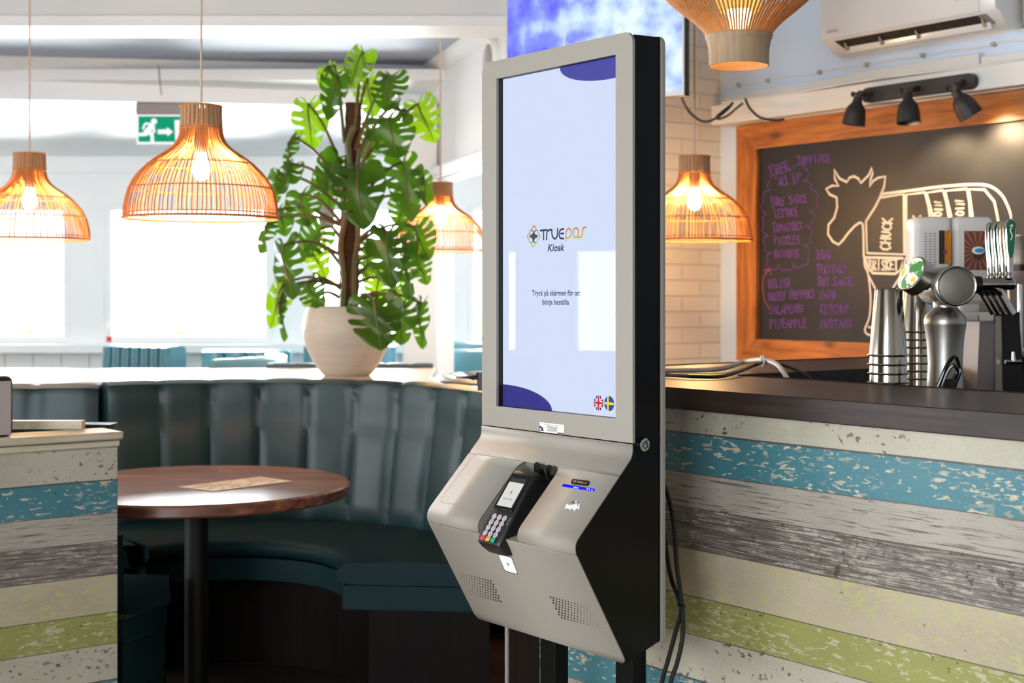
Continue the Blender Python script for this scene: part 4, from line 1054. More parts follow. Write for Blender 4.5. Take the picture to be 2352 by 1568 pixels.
for i, kx in enumerate(keys):
    x = -.017+.017*(i%3); y = .030-.0125*(i//3)
    k = obj('key', MB().tube([(x,y,.0005),(x,y,.0022),(x,y,.0027)], [.0063,.0063,.0050], 16), M_key, term)
    mb = MB(); put_text(mb, kx, .0082, lambda u, v: (x+u, y-.0028+v, .0029)); obj('key_legend', mb, M_kink, k, smooth=0)
for x, m_, l_ in ((-.017, mat('red_key', srgb(214,60,76), .4), 'red cancel key'), (0, mat('yellow_key', srgb(226,170,60), .4), 'yellow correction key'), (.017, mat('green_key', srgb(20,150,110), .4), 'green confirm key')):
    k = obj('key', MB().box(x-.0066,x+.0066,-.0235,-.0130,.0002,.0026), m_, term, bevel=.0015); k['label'] = l_
    mb = MB(); mb.box(x-.003,x+.003,-.0172,-.0152,.0026,.0029); obj('key_legend', mb, M_kink, k, smooth=0)
mb = MB(); mb.ribbon([(.031,.022),(.031,.034),(.036,.034),(.036,.022)], .0009, lambda u, v: (u, v, .0014)); 
for i in range(3): mb.ribbon([(.031+i*.002,.017),(.032+i*.002,.019),(.031+i*.002,.0205)], .0007, lambda u, v: (u, v, .0014))
obj('contactless_mark', mb, M_grey, term, smooth=0)

# ---------------------------------------------------------------- cables at the kiosk
CYB = KY+.155
def kc(px, py, dy=0.0):
    a, z = onBY(px, py, CYB+dy); return (a, CYB+dy, z)
t = thing('power_cables', 'two black cables tied together hanging down behind the kiosk', 'cable', (0,0,0), ROT)
for nm, pts in (('cable', ((1506,1085),(1521,1110),(1523,1200),(1540,1320),(1564,1392),(1552,1450),(1536,1510),(1518,1580),(1500,1720))), ('cable', ((1506,1090),(1526,1115),(1546,1190),(1555,1300),(1567,1392),(1568,1460),(1556,1520),(1538,1580),(1520,1720)))):
    obj(nm, MB().tube(spline([kc(*p) for p in pts], 6), .0046, 8), M_rubber, t)
obj('cable_tie', MB().tube([kc(1558,1388,-.006), kc(1572,1394,-.006)], .004, 6), M_black, t)

# ---------------------------------------------------------------- the bar
YF = 2.081; ZC = 1.10; RW = .455
M_plankb = plank_paper('board_wallpaper_on_bar', 1.009, ('blue','white','grey','cream','green','pale'))
xl_ = -2.80
XR_ = XK + 6.0
XI = -2.43
bar = thing('bar_counter', 'bar front clad in multicoloured worn boards on the right', 'bar counter', (0,0,0), ROT)
obj('front_panel', MB().box(-2.675, -.2, YF+.03, YF+.07, 0, 1.058), M_plankb, bar, smooth=0)
obj('corner_panel', MB().box(xl_, -2.675, YF+.032, YF+.07, 0, 1.058), M_dark, bar, smooth=0)
obj('end_panel', MB().box(xl_, xl_+.04, YF+.07, 4.20, 0, 1.058), M_dark, bar, smooth=0)
obj('edge_trim', MB().box(xl_-.010, xl_, YF+.025, YF+.075, 0, 1.058), M_grey, bar, bevel=.003)
obj('inner_panel', MB().box(XI-.03, XI-.01, YF+.30, 4.20, 0, 1.058), M_dark, bar, smooth=0)
obj('back_shelf', MB().box(-2.14, -.2, YF+.07, YF+1.62, .985, 1.03), M_dark, bar, bevel=.003)
obj('shelf_panel', MB().box(-2.14, -.2, YF+1.58, YF+1.6, 0, .985), M_dark, bar, smooth=0)
top = [(xl_-.09,YF),(-.15,YF),(-.15,YF+RW),(XI,YF+RW),(XI,4.36),(xl_-.09,4.36)]
tag(obj('worktop', MB().prism([(x,y,1.06) for x,y in top], (0,0,.042)), M_bar, rz=ROT, bevel=.003), 'dark brown wooden worktop running along the bar', 'worktop')
# cables on the worktop
def bt(px, py, z=1.109): return tuple(onZ(px, py, z))
for lab, m_, pts, rad in (('white cable arching over the bar top beside a zip tie', M_whitecable, [bt(1470,852),bt(1521,851.5,1.109),bt(1600,850,1.109),bt(1660,846,1.112),tuple(P(1705,832,3.78)),tuple(P(1748,825.5,3.66)),tuple(P(1782,835,3.52)),tuple(P(1800,855,3.42)),tuple(P(1812,880,3.38)),tuple(P(1816,900,3.36))], .0062),
                          ('black cable arching over the bar top next to the white one', M_rubber, [bt(1470,858),bt(1521,860.5),bt(1590,864.5),bt(1650,865,1.108),bt(1690,856,1.112),tuple(P(1730,840,3.62)),tuple(P(1758,830.5,3.60)),tuple(P(1800,838,3.50)),tuple(P(1845,857,3.42)),tuple(P(1872,880,3.38)),tuple(P(1884,905,3.36))], .0042)):
    tag(obj('counter_cable', MB().tube(spline(pts, 6), rad, 8), m_), lab, 'cable')
a = P(1752, 829, 3.60)
t = thing('zip_tie', 'white zip tie holding the cables together over the bar top', 'cable tie', a)
obj('loop', MB().tube([(.0+.003*math.cos(k*PI/6), .035*math.cos(k*PI/6), -.003+.010*math.sin(k*PI/6)) for k in range(12)], .0018, 6, closed=True), M_exw if False else M_white, t)
obj('head', MB().obox((-.007,-.006,.004), (.010,0,.002), (0,.006,0), (.0,0,.010)), M_white, t, bevel=.001)

# ---------------------------------------------------------------- menu board on the wall behind the bar
YBF = 4.488; YBB = 4.506
xo, zto = onBY(1692, 291, YBF); _, zbo = onBY(1693, 826, YBF); xi, zti = onBY(1737, 341, YBF); _, zbi = onBY(1736, 779, YBF)
fwx = xi-xo; XRO = XK+2.62
board = thing('chalkboard', 'large black chalkboard in an orange pine frame with a white cow cut diagram', 'chalkboard', (0,0,0), ROT)
obj('board', MB().box(xi-.02, XRO-.02, YBB, YBB+.012, zbi-.02, zti+.02), M_board, board, smooth=0)
def fboard(pts, m): obj('frame_board', MB().prism([(x,YBF,z) for x,z in pts], (0,.036,0)), m, board, bevel=.002)
g_ = .0006
fboard([(xo,zto),(XRO,zto),(XRO-fwx,zti),(xi,zti)], M_pine)
fboard([(xo,zbo),(xi,zbi),(XRO-fwx,zbi),(XRO,zbo)], M_pine)
fboard([(xo,zbo+g_),(xo,zto-g_),(xi-g_,zti),(xi-g_,zbi)], M_pinev)
fboard([(XRO,zbo+g_),(XRO-fwx+g_,zbi),(XRO-fwx+g_,zti),(XRO,zto-g_)], M_pinev)
mb = MB()
for px, py in ((1703,322),(1728,322),(1722,306),(1704,800),(1722,790),(1716,815),(1737,792)):
    x, z = onBY(px, py, YBF); mb.tube([(x,YBF-.0012,z),(x,YBF,z)], .004, 10)
obj('screw_head', mb, M_steelm, board)
YD = YBB-.0012
frb = lambda u, v: (u, YD, v)
def bpt(px, py): return onBY(px, py, YD)
def z6(u, v): return bpt(1680+u*.37626, 250+v*.37628)
LET = {'A':([(0,0),(.32,1),(.62,0)],[(.12,.38),(.52,.40)]),'B':([(.05,0),(.05,1)],[(.05,1),(.45,.9),(.42,.62),(.05,.52),(.52,.42),(.5,.08),(.05,0)]),'C':([(.58,.85),(.35,1),(.08,.75),(.05,.3),(.28,0),(.6,.15)],),
 'D':([(.05,0),(.05,1)],[(.05,1),(.5,.8),(.58,.4),(.4,.08),(.05,0)]),'E':([(.55,.98),(.05,1),(.05,0),(.58,.02)],[(.05,.52),(.45,.54)]),'F':([(.58,1),(.06,.96),(.05,0)],[(.05,.52),(.45,.55)]),
 'G':([(.58,.85),(.35,1),(.06,.7),(.08,.2),(.32,0),(.58,.15),(.58,.42),(.36,.42)],),'H':([(.05,0),(.07,1)],[(.56,0),(.55,1)],[(.05,.5),(.56,.52)]),'I':([(.25,0),(.25,1)],),'J':([(.5,1),(.5,.2),(.3,0),(.05,.12)],),
 'K':([(.06,0),(.06,1)],[(.56,1),(.07,.48),(.58,0)]),'L':([(.08,1),(.05,.02),(.55,0)],),'M':([(.02,0),(.1,1),(.33,.4),(.55,1),(.64,0)],),'N':([(.05,0),(.07,1),(.55,.05),(.57,1)],),
 'O':([(.3,1),(.06,.7),(.08,.2),(.3,0),(.54,.25),(.55,.75),(.3,1)],),'P':([(.06,0),(.06,1),(.5,.9),(.52,.6),(.06,.46)],),'R':([(.06,0),(.06,1),(.5,.9),(.48,.6),(.08,.5),(.58,0)],),'S':([(.55,.88),(.3,1),(.08,.78),(.28,.55),(.52,.35),(.38,.03),(.05,.1)],),
 'T':([(.0,.97),(.62,1)],[(.3,1),(.3,0)]),'U':([(.05,1),(.06,.25),(.28,0),(.5,.2),(.55,1)],),'Y':([(.02,1),(.3,.5)],[(.6,1),(.2,0)]),'X':([(0,1),(.6,0)],[(.6,1),(0,0)]),"'":([(.3,1),(.22,.75)],)}
crnd = random.Random(21)
def chalk(mb, txt, p0, p1, hpx, wd, small=.88, mapf=bpt, jit=.045):
    """hand lettering: baseline from pixel p0 to p1, cap height in pixels"""
    a = Vector(p0); d = Vector(p1)-a; n = len(txt); adv = d.length/n; d.normalize(); up = Vector((d.y, -d.x))
    for i, ch in enumerate(txt):
        if ch not in LET: continue
        first = i == 0 or txt[i-1] == ' '; h_ = hpx*(1 if first else small)*crnd.uniform(.93,1.05)
        o_ = a + d*(adv*i) + up*crnd.uniform(-.04,.04)*hpx
        for st in LET[ch]:
            pts = []
            for (u, v) in st:
                q = o_ + d*((u+crnd.uniform(-jit,jit))*adv*1.28) + up*((v+crnd.uniform(-jit,jit))*h_); pts.append(mapf(q.x, q.y))
            mb.ribbon(pts, wd*crnd.uniform(.85,1.15), frb)
mb = MB(); PW = .0062
for txt, p0, p1, h_ in (("FREE",(1773,405),(1818,390),25),("TOPPINGS",(1833,379),(1908,371),21),("'ALL IN'",(1782,427),(1846,417),22),("SURF SAUCE",(1772,475),(1856,463),22),("LETTUCE",(1780,501),(1835,495),21),
    ("TOMATOES",(1776,533),(1845,527),21),("PICKLES",(1779,562),(1839,559),21),("ONIONS",(1779,593),(1837,591),21),("RELISH",(1766,661),(1816,658),21),("GREEN PEPPERS",(1766,690),(1872,683),21),("JALAPENOS",(1768,721),(1848,717),21),("PINEAPPLE",(1769,753),(1854,751),22),
    ("BBG",(1878,596),(1911,592),22),("TERIYAKI",(1876,628),(1947,626),22),("HOT SAUCE",(1879,657),(1958,656),21),("MAYO",(1885,686),(1921,685),21),("KETCHUP",(1885,720),(1953,719),22),("MUSTARD",(1886,752),(1957,752),21)):
    mb = MB(); chalk(mb, txt, p0, p1, h_, PW); obj('purple_lettering', mb, M_purple, board, smooth=0)
cl = [(268,400),(360,372),(465,375),(440,437),(485,492),(520,560),(475,620),(490,690),(450,712),(482,780),(440,832),(466,900),(430,958),(380,948),(330,982),(290,950),(240,975),(225,925),(240,880),(205,830),(225,770),(200,700),(215,640),(198,560),(235,495),(240,440)]
mb = MB(); cx_, cy_ = 345, 660
for i in range(len(cl)):
    a = Vector(cl[i]); b_ = Vector(cl[(i+1)%len(cl)]); m_ = (a+b_)/2; o_ = (b_-a); nrm = Vector((o_.y,-o_.x)).normalized()
    if nrm.dot(m_-Vector((cx_,cy_))) < 0: nrm = -nrm
    pts = [a, (a+m_)/2+nrm*o_.length*.24, m_+nrm*o_.length*.33, (b_+m_)/2+nrm*o_.length*.24, b_]
    mb.ribbon([z6(*p) for p in spline([tuple(p) for p in pts], 3)], .0035, frb)
obj('purple_cloud', mb, M_purple, board, smooth=0)
mb = MB(); mb.ribbon([z6(*p) for p in spline([(235,1222),(202,1160),(190,1070),(205,1010),(236,978)], 5)], .005, frb)
mb.ribbon([z6(*p) for p in ((198,985),(238,978),(240,1010))], .005, frb); obj('pink_arrow', mb, M_pink, board, smooth=0)
mb = MB(); CW = .0098
cow = [[(912,525),(932,475),(940,412),(895,420),(865,440),(845,475),(850,430),(862,395),(858,358),(838,405),(790,452),(775,425),(748,411),(720,420),(705,446),(660,425),(626,370),(632,430),(655,470),(615,468),(578,488),(600,522),(642,540),(646,600),(628,665),(592,708),(590,765),(620,810),(655,828),(682,800),(715,755),(755,712),(785,693),(802,702),(806,760),(808,900)],
 [(915,519),(1100,497),(1300,472),(1480,461),(1580,472),(1650,525),(1690,600),(1706,650)],
 [(912,528),(880,595),(822,685)],[(822,685),(828,880),(1055,888),(1052,520),(915,540)],
 [(1180,900),(1068,895),(1066,524),(1180,509),(1205,600),(1212,660),(1220,760),(1225,900)],[(1232,660),(1192,512),(1290,496),(1312,565),(1326,655),(1335,760)],[(1342,655),(1306,500),(1436,487),(1452,560),(1458,655),(1462,760)],[(1472,655),(1450,490),(1545,492),(1605,565),(1624,655),(1640,760)],
 [(815,906),(1050,911),(1032,985),(1000,1006),(862,1002),(830,962),(815,906)],[(1180,905),(1064,912),(1048,990),(1060,1020),(1120,1040)],
 [(810,900),(815,960),(835,1010),(850,1150),(842,1270),(815,1345),(830,1374),(860,1381),(900,1378)],[(838,1330),(858,1338),(880,1335)],[(835,1012),(885,1110)],[(1040,1005),(985,1095)],
 [(1452,1285),(1448,1330),(1432,1372),(1400,1390)],[(1520,1290),(1512,1345),(1498,1385),(1502,1408),(1560,1415)],[(1706,650),(1712,800),(1690,1100),(1700,1300)]]
for i, c_ in enumerate(cow):
    mb.ribbon([z6(*p) for p in (spline(c_, 5) if i in (1,10,12) else c_)], CW*(.8 if i > 9 else 1.0), frb)
obj('cow_drawing', mb, M_chalk, board, smooth=0)
for txt, p0, p1, h_, sm_ in (('BRISKET',(838,984),(1022,982),62,1.0),('CHUCK',(968,862),(980,660),66,.85),('OIN',(1285,655),(1285,560),46,1.0),('OIN',(1420,650),(1418,552),50,1.0),('A',(1090,865),(1150,862),62,1.0),('A',(1100,780),(1160,778),62,1.0),('Y',(1112,715),(1172,712),62,1.0),('C',(1078,975),(1130,975),55,1.0)):
    mb = MB(); chalk(mb, txt, p0, p1, h_, .0074, sm_, z6, .025); obj('white_lettering', mb, M_chalk, board, smooth=0)
# ---------------------------------------------------------------- beam ledge, trunking, spotlights, cables on the menu wall
xs, zs1 = onBY(1634, 288, 4.40); _, zs0 = onBY(1634, 243, 4.40)
struct('trim_ledge', MB().box(xs, XK+5.5, 4.40, 4.527, zs1, zs0), M_white, rz=ROT, bevel=.003)
struct('trim_batten', MB().box(xs+.25, XK+5.5, 4.455, 4.527, zto+.002, zs1), M_white, rz=ROT, bevel=.002)
def wx(px, y=4.50): return onBY(px, 200, y)[0]
t = thing('cable_trunking', 'white cable trunking running along the menu wall below the air conditioner', 'trunking', (0,0,0), ROT)
ztr = onBY(1953, 186, 4.50)[1]
for a, b_, h_, d_ in ((1660,1725,.026,.016),(1726,1957,.036,.028),(1958,2250,.044,.034),(2251,2600,.03,.022)):
    obj('trunking_length', MB().box(wx(a), wx(b_), 4.527-d_, 4.527, ztr-.012, ztr-.012+h_), M_white, t, bevel=.003)
obj('cable', MB().tube([(wx(px), 4.52, ztr+.058+.004*math.sin(px*.05)) for px in range(1665, 2600, 25)], .0035, 6), M_white, t)
for px in (1690,1757,1876,1984,2114,2276):
    x = wx(px); obj('clip', MB().tube([(x,4.527,ztr+.058),(x,4.508,ztr+.058),(x,4.505,ztr+.058)], [.009,.009,.006], 12), M_slab, t)
obj('lower_cable', MB().tube([(wx(px), 4.395-.004, zs0+.006+.004*math.sin(px*.013)) for px in range(1700, 2600, 25)], .005, 6), M_white, t)
sp = thing('spotlight_bar', 'dark grey bar with three spotlight heads above the chalkboard', 'spotlight', (0,0,0), ROT)
YSP = 4.372
x0, z0 = onBY(1988, 213, YSP); x1, z1 = onBY(2222, 192, YSP); zc = (z0+z1)/2; hb_ = .028
M_gun = mat('gunmetal', srgb(58,55,54), .5, .3)
pts = [(x,z) for x,z in rrect(x0-.02, x1+.028, zc-hb_, zc+hb_, .026, 6)]
obj('bar', MB().prism([(x,YSP,z) for x,z in pts], (0,.027,0)), M_gun, sp, bevel=.005, seg=3)
M_spotin = mat('spot_reflector', srgb(240,200,120), .3, .2)
for i, (j, e, ty) in enumerate((((1972,217),(1963,270),.35),((2085,210),(2087,268),.30),((2190,203),(2206,252),.45))):
    yj = YSP-.045; xj, zj = onBY(*j, yj); xe, ze = onBY(*e, yj-.005)
    ax = (Vector((xe,0,ze))-Vector((xj,0,zj))); ax.y = ax.length*(ty if i == 2 else -.06); Ln = .118; ax.normalize()
    J = Vector((xj,yj,zj)); m_ = Vector((0,0,1)).rotation_difference(ax).to_matrix()
    hd_ = obj('spot_head', MB().lathe([(0,.006),(.015,.008),(.018,.028),(.022,.036),(.034,.050),(.039,.068),(.042,.09),(.044,Ln),(.042,Ln),(.040,.09),(.034,.06),(.0,.052)], 28, c=J, m=m_), M_gun, sp)
    obj('joint', MB().tube([(xj+.028*(1 if i == 0 else .3), YSP+.004, zc), (xj+.005, yj, zj+.004), tuple(J+ax*.022)], [.011,.012,.013], 12), M_gun, hd_)
    mb = MB(); mb.tube([J+Vector((-.024,0,.004)), J+Vector((.024,0,.004))], .006, 10); mb.tube([J+Vector((-.03,0,.004)), J+Vector((-.024,0,.004))], .010, 10); obj('clamp_screw', mb, M_gun, hd_)
    obj('lamp_disc', MB().lathe([(0,.098),(.034,.098)], 24, c=J, m=m_), emis('spot_lamp', (1,.62,.25,1), 14.0) if i == 2 else mat('spot_lens', srgb(120,110,100), .3), hd_, smooth=0)
    if i:
        l = bpy.data.lights.new('spotlight', 'SPOT'); l.energy = (0, 10, 17)[i]; l.color = (1,.72,.42); l.spot_size = math.radians(115); l.spot_blend = .7; l.shadow_soft_size = .03
        lo = bpy.data.objects.new('spotlight_lamp', l); COL.objects.link(lo); lo.parent = hd_; lo.location = J+ax*.122
        lo.rotation_euler = (Vector((.30 if i == 2 else .16, .42, -.80))).to_track_quat('-Z','Y').to_euler()
for lab, pts, rd in (('black television cable sagging from the screen to the white ledge', [(1563,205,5.02),(1567,228,5.1),(1582,255,5.3),(1605,275,5.55),(1625,279,5.75),(1650,268,5.88),(1672,250,5.93),(1683,236,5.95)], .0055),
                     ('black cable loop lying against the end of the white ledge', [(1678,242,5.94),(1660,256,5.93),(1646,268,5.93),(1652,273,5.93),(1672,265,5.92),(1690,250,5.90),(1706,237,5.88)], .005),
                     ('black cable dropping from the trunking behind the white ledge', [(1712,226,5.86),(1720,245,5.85),(1735,262,5.83),(1752,272,5.80),(1780,276,5.74),(1800,274,5.70)], .005)):
    tag(obj('wall_cable', MB().tube(spline([tuple(P(*p)) for p in pts], 5), rd, 8), M_rubber), lab, 'cable')
# ---------------------------------------------------------------- air conditioner
ac = thing('air_conditioner', 'white split air conditioner with a dark open outlet high on the menu wall', 'air conditioner', (0,0,0), ROT)
xa = onBY(1893, 60, 4.33)[0]; xb = onBY(2318, 20, 4.40)[0]
_, zf = onBY(1904, 93, 4.33)
prof_ac = [(4.527,zf+.30),(4.40,zf+.31),(4.345,zf+.29),(4.322,zf+.22),(4.318,zf+.10),(4.327,zf+.01),(4.331,zf),(4.395,zf-.042),(4.44,zf-.048),(4.527,zf-.035)]
obj('casing', MB().prism([(xa,y,z) for y,z in prof_ac], (xb-xa,0,0)), M_ac, ac, bevel=.012, seg=3)
fp = [(4.350,zf+.296),(4.318,zf+.225),(4.313,zf+.10),(4.323,zf+.008),(4.329,zf+.002),(4.335,zf+.004),(4.33,zf+.10),(4.335,zf+.22),(4.355,zf+.28)]
obj('front_panel', MB().prism([(xa+.004,y,z) for y,z in fp], (xb-xa-.075,0,0)), M_ac, ac, bevel=.002)
Fv, Gv = Vector((4.331,zf)), Vector((4.395,zf-.042)); of = lambda k, l=0.0: (Fv.x+(Gv.x-Fv.x)*k - .55*l, Fv.y+(Gv.y-Fv.y)*k - .83*l)
xA, xB = xa+.045, xb-.085
mb = MB(); q0, q1_ = of(.10,.0015), of(.86,.0015); mb.add([(xA,*q0),(xB,*q0),(xB+.01,*q1_),(xA+.02,*q1_)], [(0,1,2,3)]); obj('outlet', mb, M_acd, ac, smooth=0)
obj('outlet_cheek', MB().add([(xB,*of(.08,.002)),(xB+.035,*of(.08,.002)),(xB+.045,*of(.8,.002)),(xB+.01,*of(.8,.002))], [(0,1,2,3)]), M_grey, ac, smooth=0)
q0, q1_ = of(.62,.004), of(.86,.014)
obj('flap', MB().prism([(xA+.03,*q0),(xA+.03,*q1_),(xA+.03,q1_[0]+.003,q1_[1]-.003),(xA+.03,q0[0]+.003,q0[1]-.003)], (xB-xA+.0,0,0)), M_ac, ac)
M_vane = mat('ac_vane', srgb(84,74,70), .6)
for i in range(15):
    mb = MB()
    x = xA+.03+i*(xB-xA-.04)/14; a, b_ = of(.14,.003), of(.60,.003); mb.add([(x,*a),(x+.003,*a),(x+.014,*b_),(x+.011,*b_)], [(0,1,2,3)]); obj('outlet_vane', mb, M_vane, ac, smooth=0)
for k in (.02,.28,.54,.985):
    x = xA+.03+(xB-xA-.01)*k; a, b_ = of(.30,.006), of(.72,.012); obj('flap_bracket', MB().tube([(x,*a),(x-.004,*b_)], [.003,.008], 8), M_slab, ac)
M_blue = mat('faded_blue_print', srgb(120,150,178), .5)
mb = MB(); xx = xa+.025; zz = zf+.028; yy = 4.3185
put_text(mb, 'Inverter', .022, lambda u, v: (xb-.125+u, 4.3135, zf+.055+v), width=.075)
for i in range(7):
    mb.ribbon([(xx+i*.008, zz), (xx+.003+i*.008, zz+.010+(.005 if i == 0 else 0)), (xx+.006+i*.008, zz)], .0022, lambda u, v: (u, yy-.001, v))
obj('lettering', mb, M_blue, ac, smooth=0)
tag(obj('pipe_cover', MB().box(onBY(2335,40,4.47)[0]+.03, onBY(2335,40,4.47)[0]+.13, 4.455, 4.527, onBY(2340,58,4.46)[1], 2.95), M_slab, rz=ROT, bevel=.006), 'beige pipe cover on the wall right of the air conditioner', 'cover')
# ---------------------------------------------------------------- television
tvR = Vector((.594,4.9,0)); tvL = Vector((-.021,5.267,0)); td_ = (tvR-tvL); tw = td_.length; ang = math.atan2(td_.y, td_.x)
tv = thing('television', 'flat television showing a blue picture above and behind the kiosk', 'television', (tvL.x, tvL.y, 1.987), ang)
obj('cabinet', MB().box(0, tw, 0, .045, 0, .42), M_blackm, tv, bevel=.004)
obj('bezel', MB().prism([(0,-.004,0),(tw,-.004,0),(tw,-.004,.42),(0,-.004,.42)], (0,.006,0), [[(.007,-.004,.016),(tw-.007,-.004,.016),(tw-.007,-.004,.412),(.007,-.004,.412)]]), mat('silver_bezel', srgb(206,204,204), .35, .3), tv, smooth=0)
def tvmat():
    m, nt, b, N, L = nodes('blue_picture'); tc = N('TexCoord')
    n = N('TexNoise'); n.inputs['Scale'].default_value = 9; n.inputs['Detail'].default_value = 6; L(tc.outputs['Object'], n.inputs['Vector'])
    sx = N('SeparateXYZ'); L(tc.outputs['Object'], sx.inputs[0])
    g = N('MapRange'); g.inputs['From Min'].default_value = 0; g.inputs['From Max'].default_value = .5; g.inputs['To Min'].default_value = -.16; g.inputs['To Max'].default_value = .12; L(sx.outputs[0], g.inputs['Value'])
    a = N('Math'); L(n.outputs['Fac'], a.inputs[0]); L(g.outputs[0], a.inputs[1])
    r = N('ValToRGB'); cr = r.color_ramp; cr.elements[0].position = .28; cr.elements[0].color = srgb(84,84,222); cr.elements[1].position = .72; cr.elements[1].color = srgb(214,232,252)
    e = cr.elements.new(.45); e.color = srgb(126,140,240); e = cr.elements.new(.57); e.color = srgb(176,200,250)
    L(a.outputs[0], r.inputs[0]); b.inputs['Base Color'].default_value = (.01,.01,.01,1); b.inputs['Roughness'].default_value = .25
    L(r.outputs[0], b.inputs['Emission Color']); b.inputs['Emission Strength'].default_value = 1.25; return m
scn = obj('screen', MB().box(.007, tw-.007, -.002, .0, .016, .412), tvmat(), tv, smooth=0)
mb = MB(); mb.ribbon(spline([(.207,.08),(.222,.13),(.238,.18),(.25,.26)], 5), .006, lambda u, v: (u, -.003, v)); mb.ribbon([(.18,.10),(.195,.115),(.207,.08)], .005, lambda u, v: (u, -.003, v)); obj('bright_streak', mb, emis('picture_streak', srgb(232,228,250), .95), scn, smooth=0)
obj('mount', MB().cyl((tw/2,.03,.3),(tw/2,.03,2.95-1.987),.022), M_white, tv)

# ---------------------------------------------------------------- shakers, beer font and dispensers inside the bar
ZSH = 1.031
def tin(loc, k, label, rad=1.0):
    t = obj('shaker_tin', MB().lathe([(0,.1575),(.026,.158),(.030,.155),(.0312,.150),(.0434,.0045),(.0455,.005),(.0472,.003),(.0468,.0008),(.0445,0),(.0432,.0015),(.0304,.149),(.025,.156),(0,.1565)], 40), M_steel)
    t.location = loc; return tag(t, label, 'shaker tin', 'stacked steel shaker tins')
ords = ['topmost', 'second from the top', 'third from the top', 'fourth from the top', 'fifth from the top', 'sixth from the top', 'seventh from the top', 'eighth from the top', 'ninth from the top', 'bottom']
pf_ = P(2040, 676, 3.29); pr_ = P(2107, 676, 3.54)
first = None
for i in range(7):
    loc = (pf_.x, pf_.y, 1.1572-i*.021)
    lb = 'steel shaker tin, %s of the front stack by the beer font' % ('bottom' if i == 6 else ords[i])
    if first is None: first = tin(loc, i, lb)
    else:
        o = first.copy(); COL.objects.link(o); o.location = loc; o['label'] = lb
for i in range(10):
    o = first.copy(); COL.objects.link(o); o.location = (pr_.x, pr_.y, 1.2050-i*.0193); o.rotation_euler = (0,0,.3*i)
    o['label'] = 'steel shaker tin, %s of the rear stack behind the beer font' % ords[i]
RF = -math.radians(5)
fo = thing('beer_font', 'steel beer font with a row of four chrome taps on the bar', 'beer font', (1.010, 3.317, ZSH), RF)
dz = lambda z: z-ZSH
obj('column', MB().lathe([(0,0),(.055,0),(.055,.012),(.043,.02),(.0415,dz(1.089)),(.039,dz(1.138)),(.042,dz(1.19)),(.0472,dz(1.228)),(.0478,dz(1.2305)),(.0482,dz(1.24)),(.045,dz(1.2505)),(.034,dz(1.262)),(.0275,dz(1.27)),(.0275,dz(1.285)),(0,dz(1.285))], 48), M_steelm, fo)
ZCY = dz(1.319)
my = Matrix.Rotation(PI/2, 3, 'X')
obj('cylinder', MB().lathe([(.0395,.1155),(.0405,.1155),(.0415,.119),(.0445,.119),(.0455,.116),(.0455,.09),(.0445,.088),(.0455,.086),(.0455,-.105),(.043,-.11),(0,-.11)], 56, c=(0,0,ZCY), m=my), M_steelm, fo)
obj('end_cap', MB().lathe([(0,.1195),(.03,.1188),(.0395,.1155)], 48, c=(0,0,ZCY), m=my), mat('satin_cap', srgb(128,122,112), .5, .6), fo)
obj('end_ring', MB().tube([(.0425*math.cos(2*PI*i/48), -.1195, ZCY+.0425*math.sin(2*PI*i/48)) for i in range(48)], .0028, 8, closed=True), M_chrome, fo)
# lit brand medallion
mn = Vector((-.79,-.40,.47)).normalized(); mc = Vector((-.082,-.03,ZCY+.030)); mm = Vector((0,0,1)).rotation_difference(mn).to_matrix()
md = obj('medallion', MB().lathe([(0,-.03),(.040,-.03),(.044,-.028),(.044,.0),(.041,.002),(0,.002)], 48, c=mc, m=mm), M_steelm, fo)
def medmat():
    m, nt, b, N, L = nodes('lit_medallion_face'); tc = N('TexCoord'); n = N('TexNoise'); n.inputs['Scale'].default_value = 34; n.inputs['Detail'].default_value = 3; L(tc.outputs['Object'], n.inputs['Vector'])
    r = N('ValToRGB'); cr = r.color_ramp; cr.elements[0].position = .40; cr.elements[0].color = srgb(40,140,40); cr.elements[1].position = .60; cr.elements[1].color = srgb(255,200,40)
    e = cr.elements.new(.46); e.color = srgb(250,252,240); e = cr.elements.new(.53); e.color = srgb(250,250,225)
    L(n.outputs['Fac'], r.inputs[0]); b.inputs['Base Color'].default_value = (.1,.1,.1,1); L(r.outputs[0], b.inputs['Emission Color']); b.inputs['Emission Strength'].default_value = 1.0; return m
obj('face', MB().lathe([(.040,.0025),(.032,.008),(.018,.012),(0,.0135)], 40, c=mc, m=mm), medmat(), md)
obj('medallion_neck', MB().tube([mc-mn*.03, mc-mn*.045, Vector((-.035,-.02,ZCY+.006))], [.022,.019,.016], 20), M_black, fo)
ins = [mat('green_tap_insert', srgb(16,92,62), .25), mat('amber_tap_insert', srgb(170,140,70), .3), mat('dark_green_tap_insert', srgb(22,78,52), .25), mat('teal_tap_insert', srgb(30,84,74), .25)]
M_gold = mat('gold_print', srgb(190,160,70), .4)
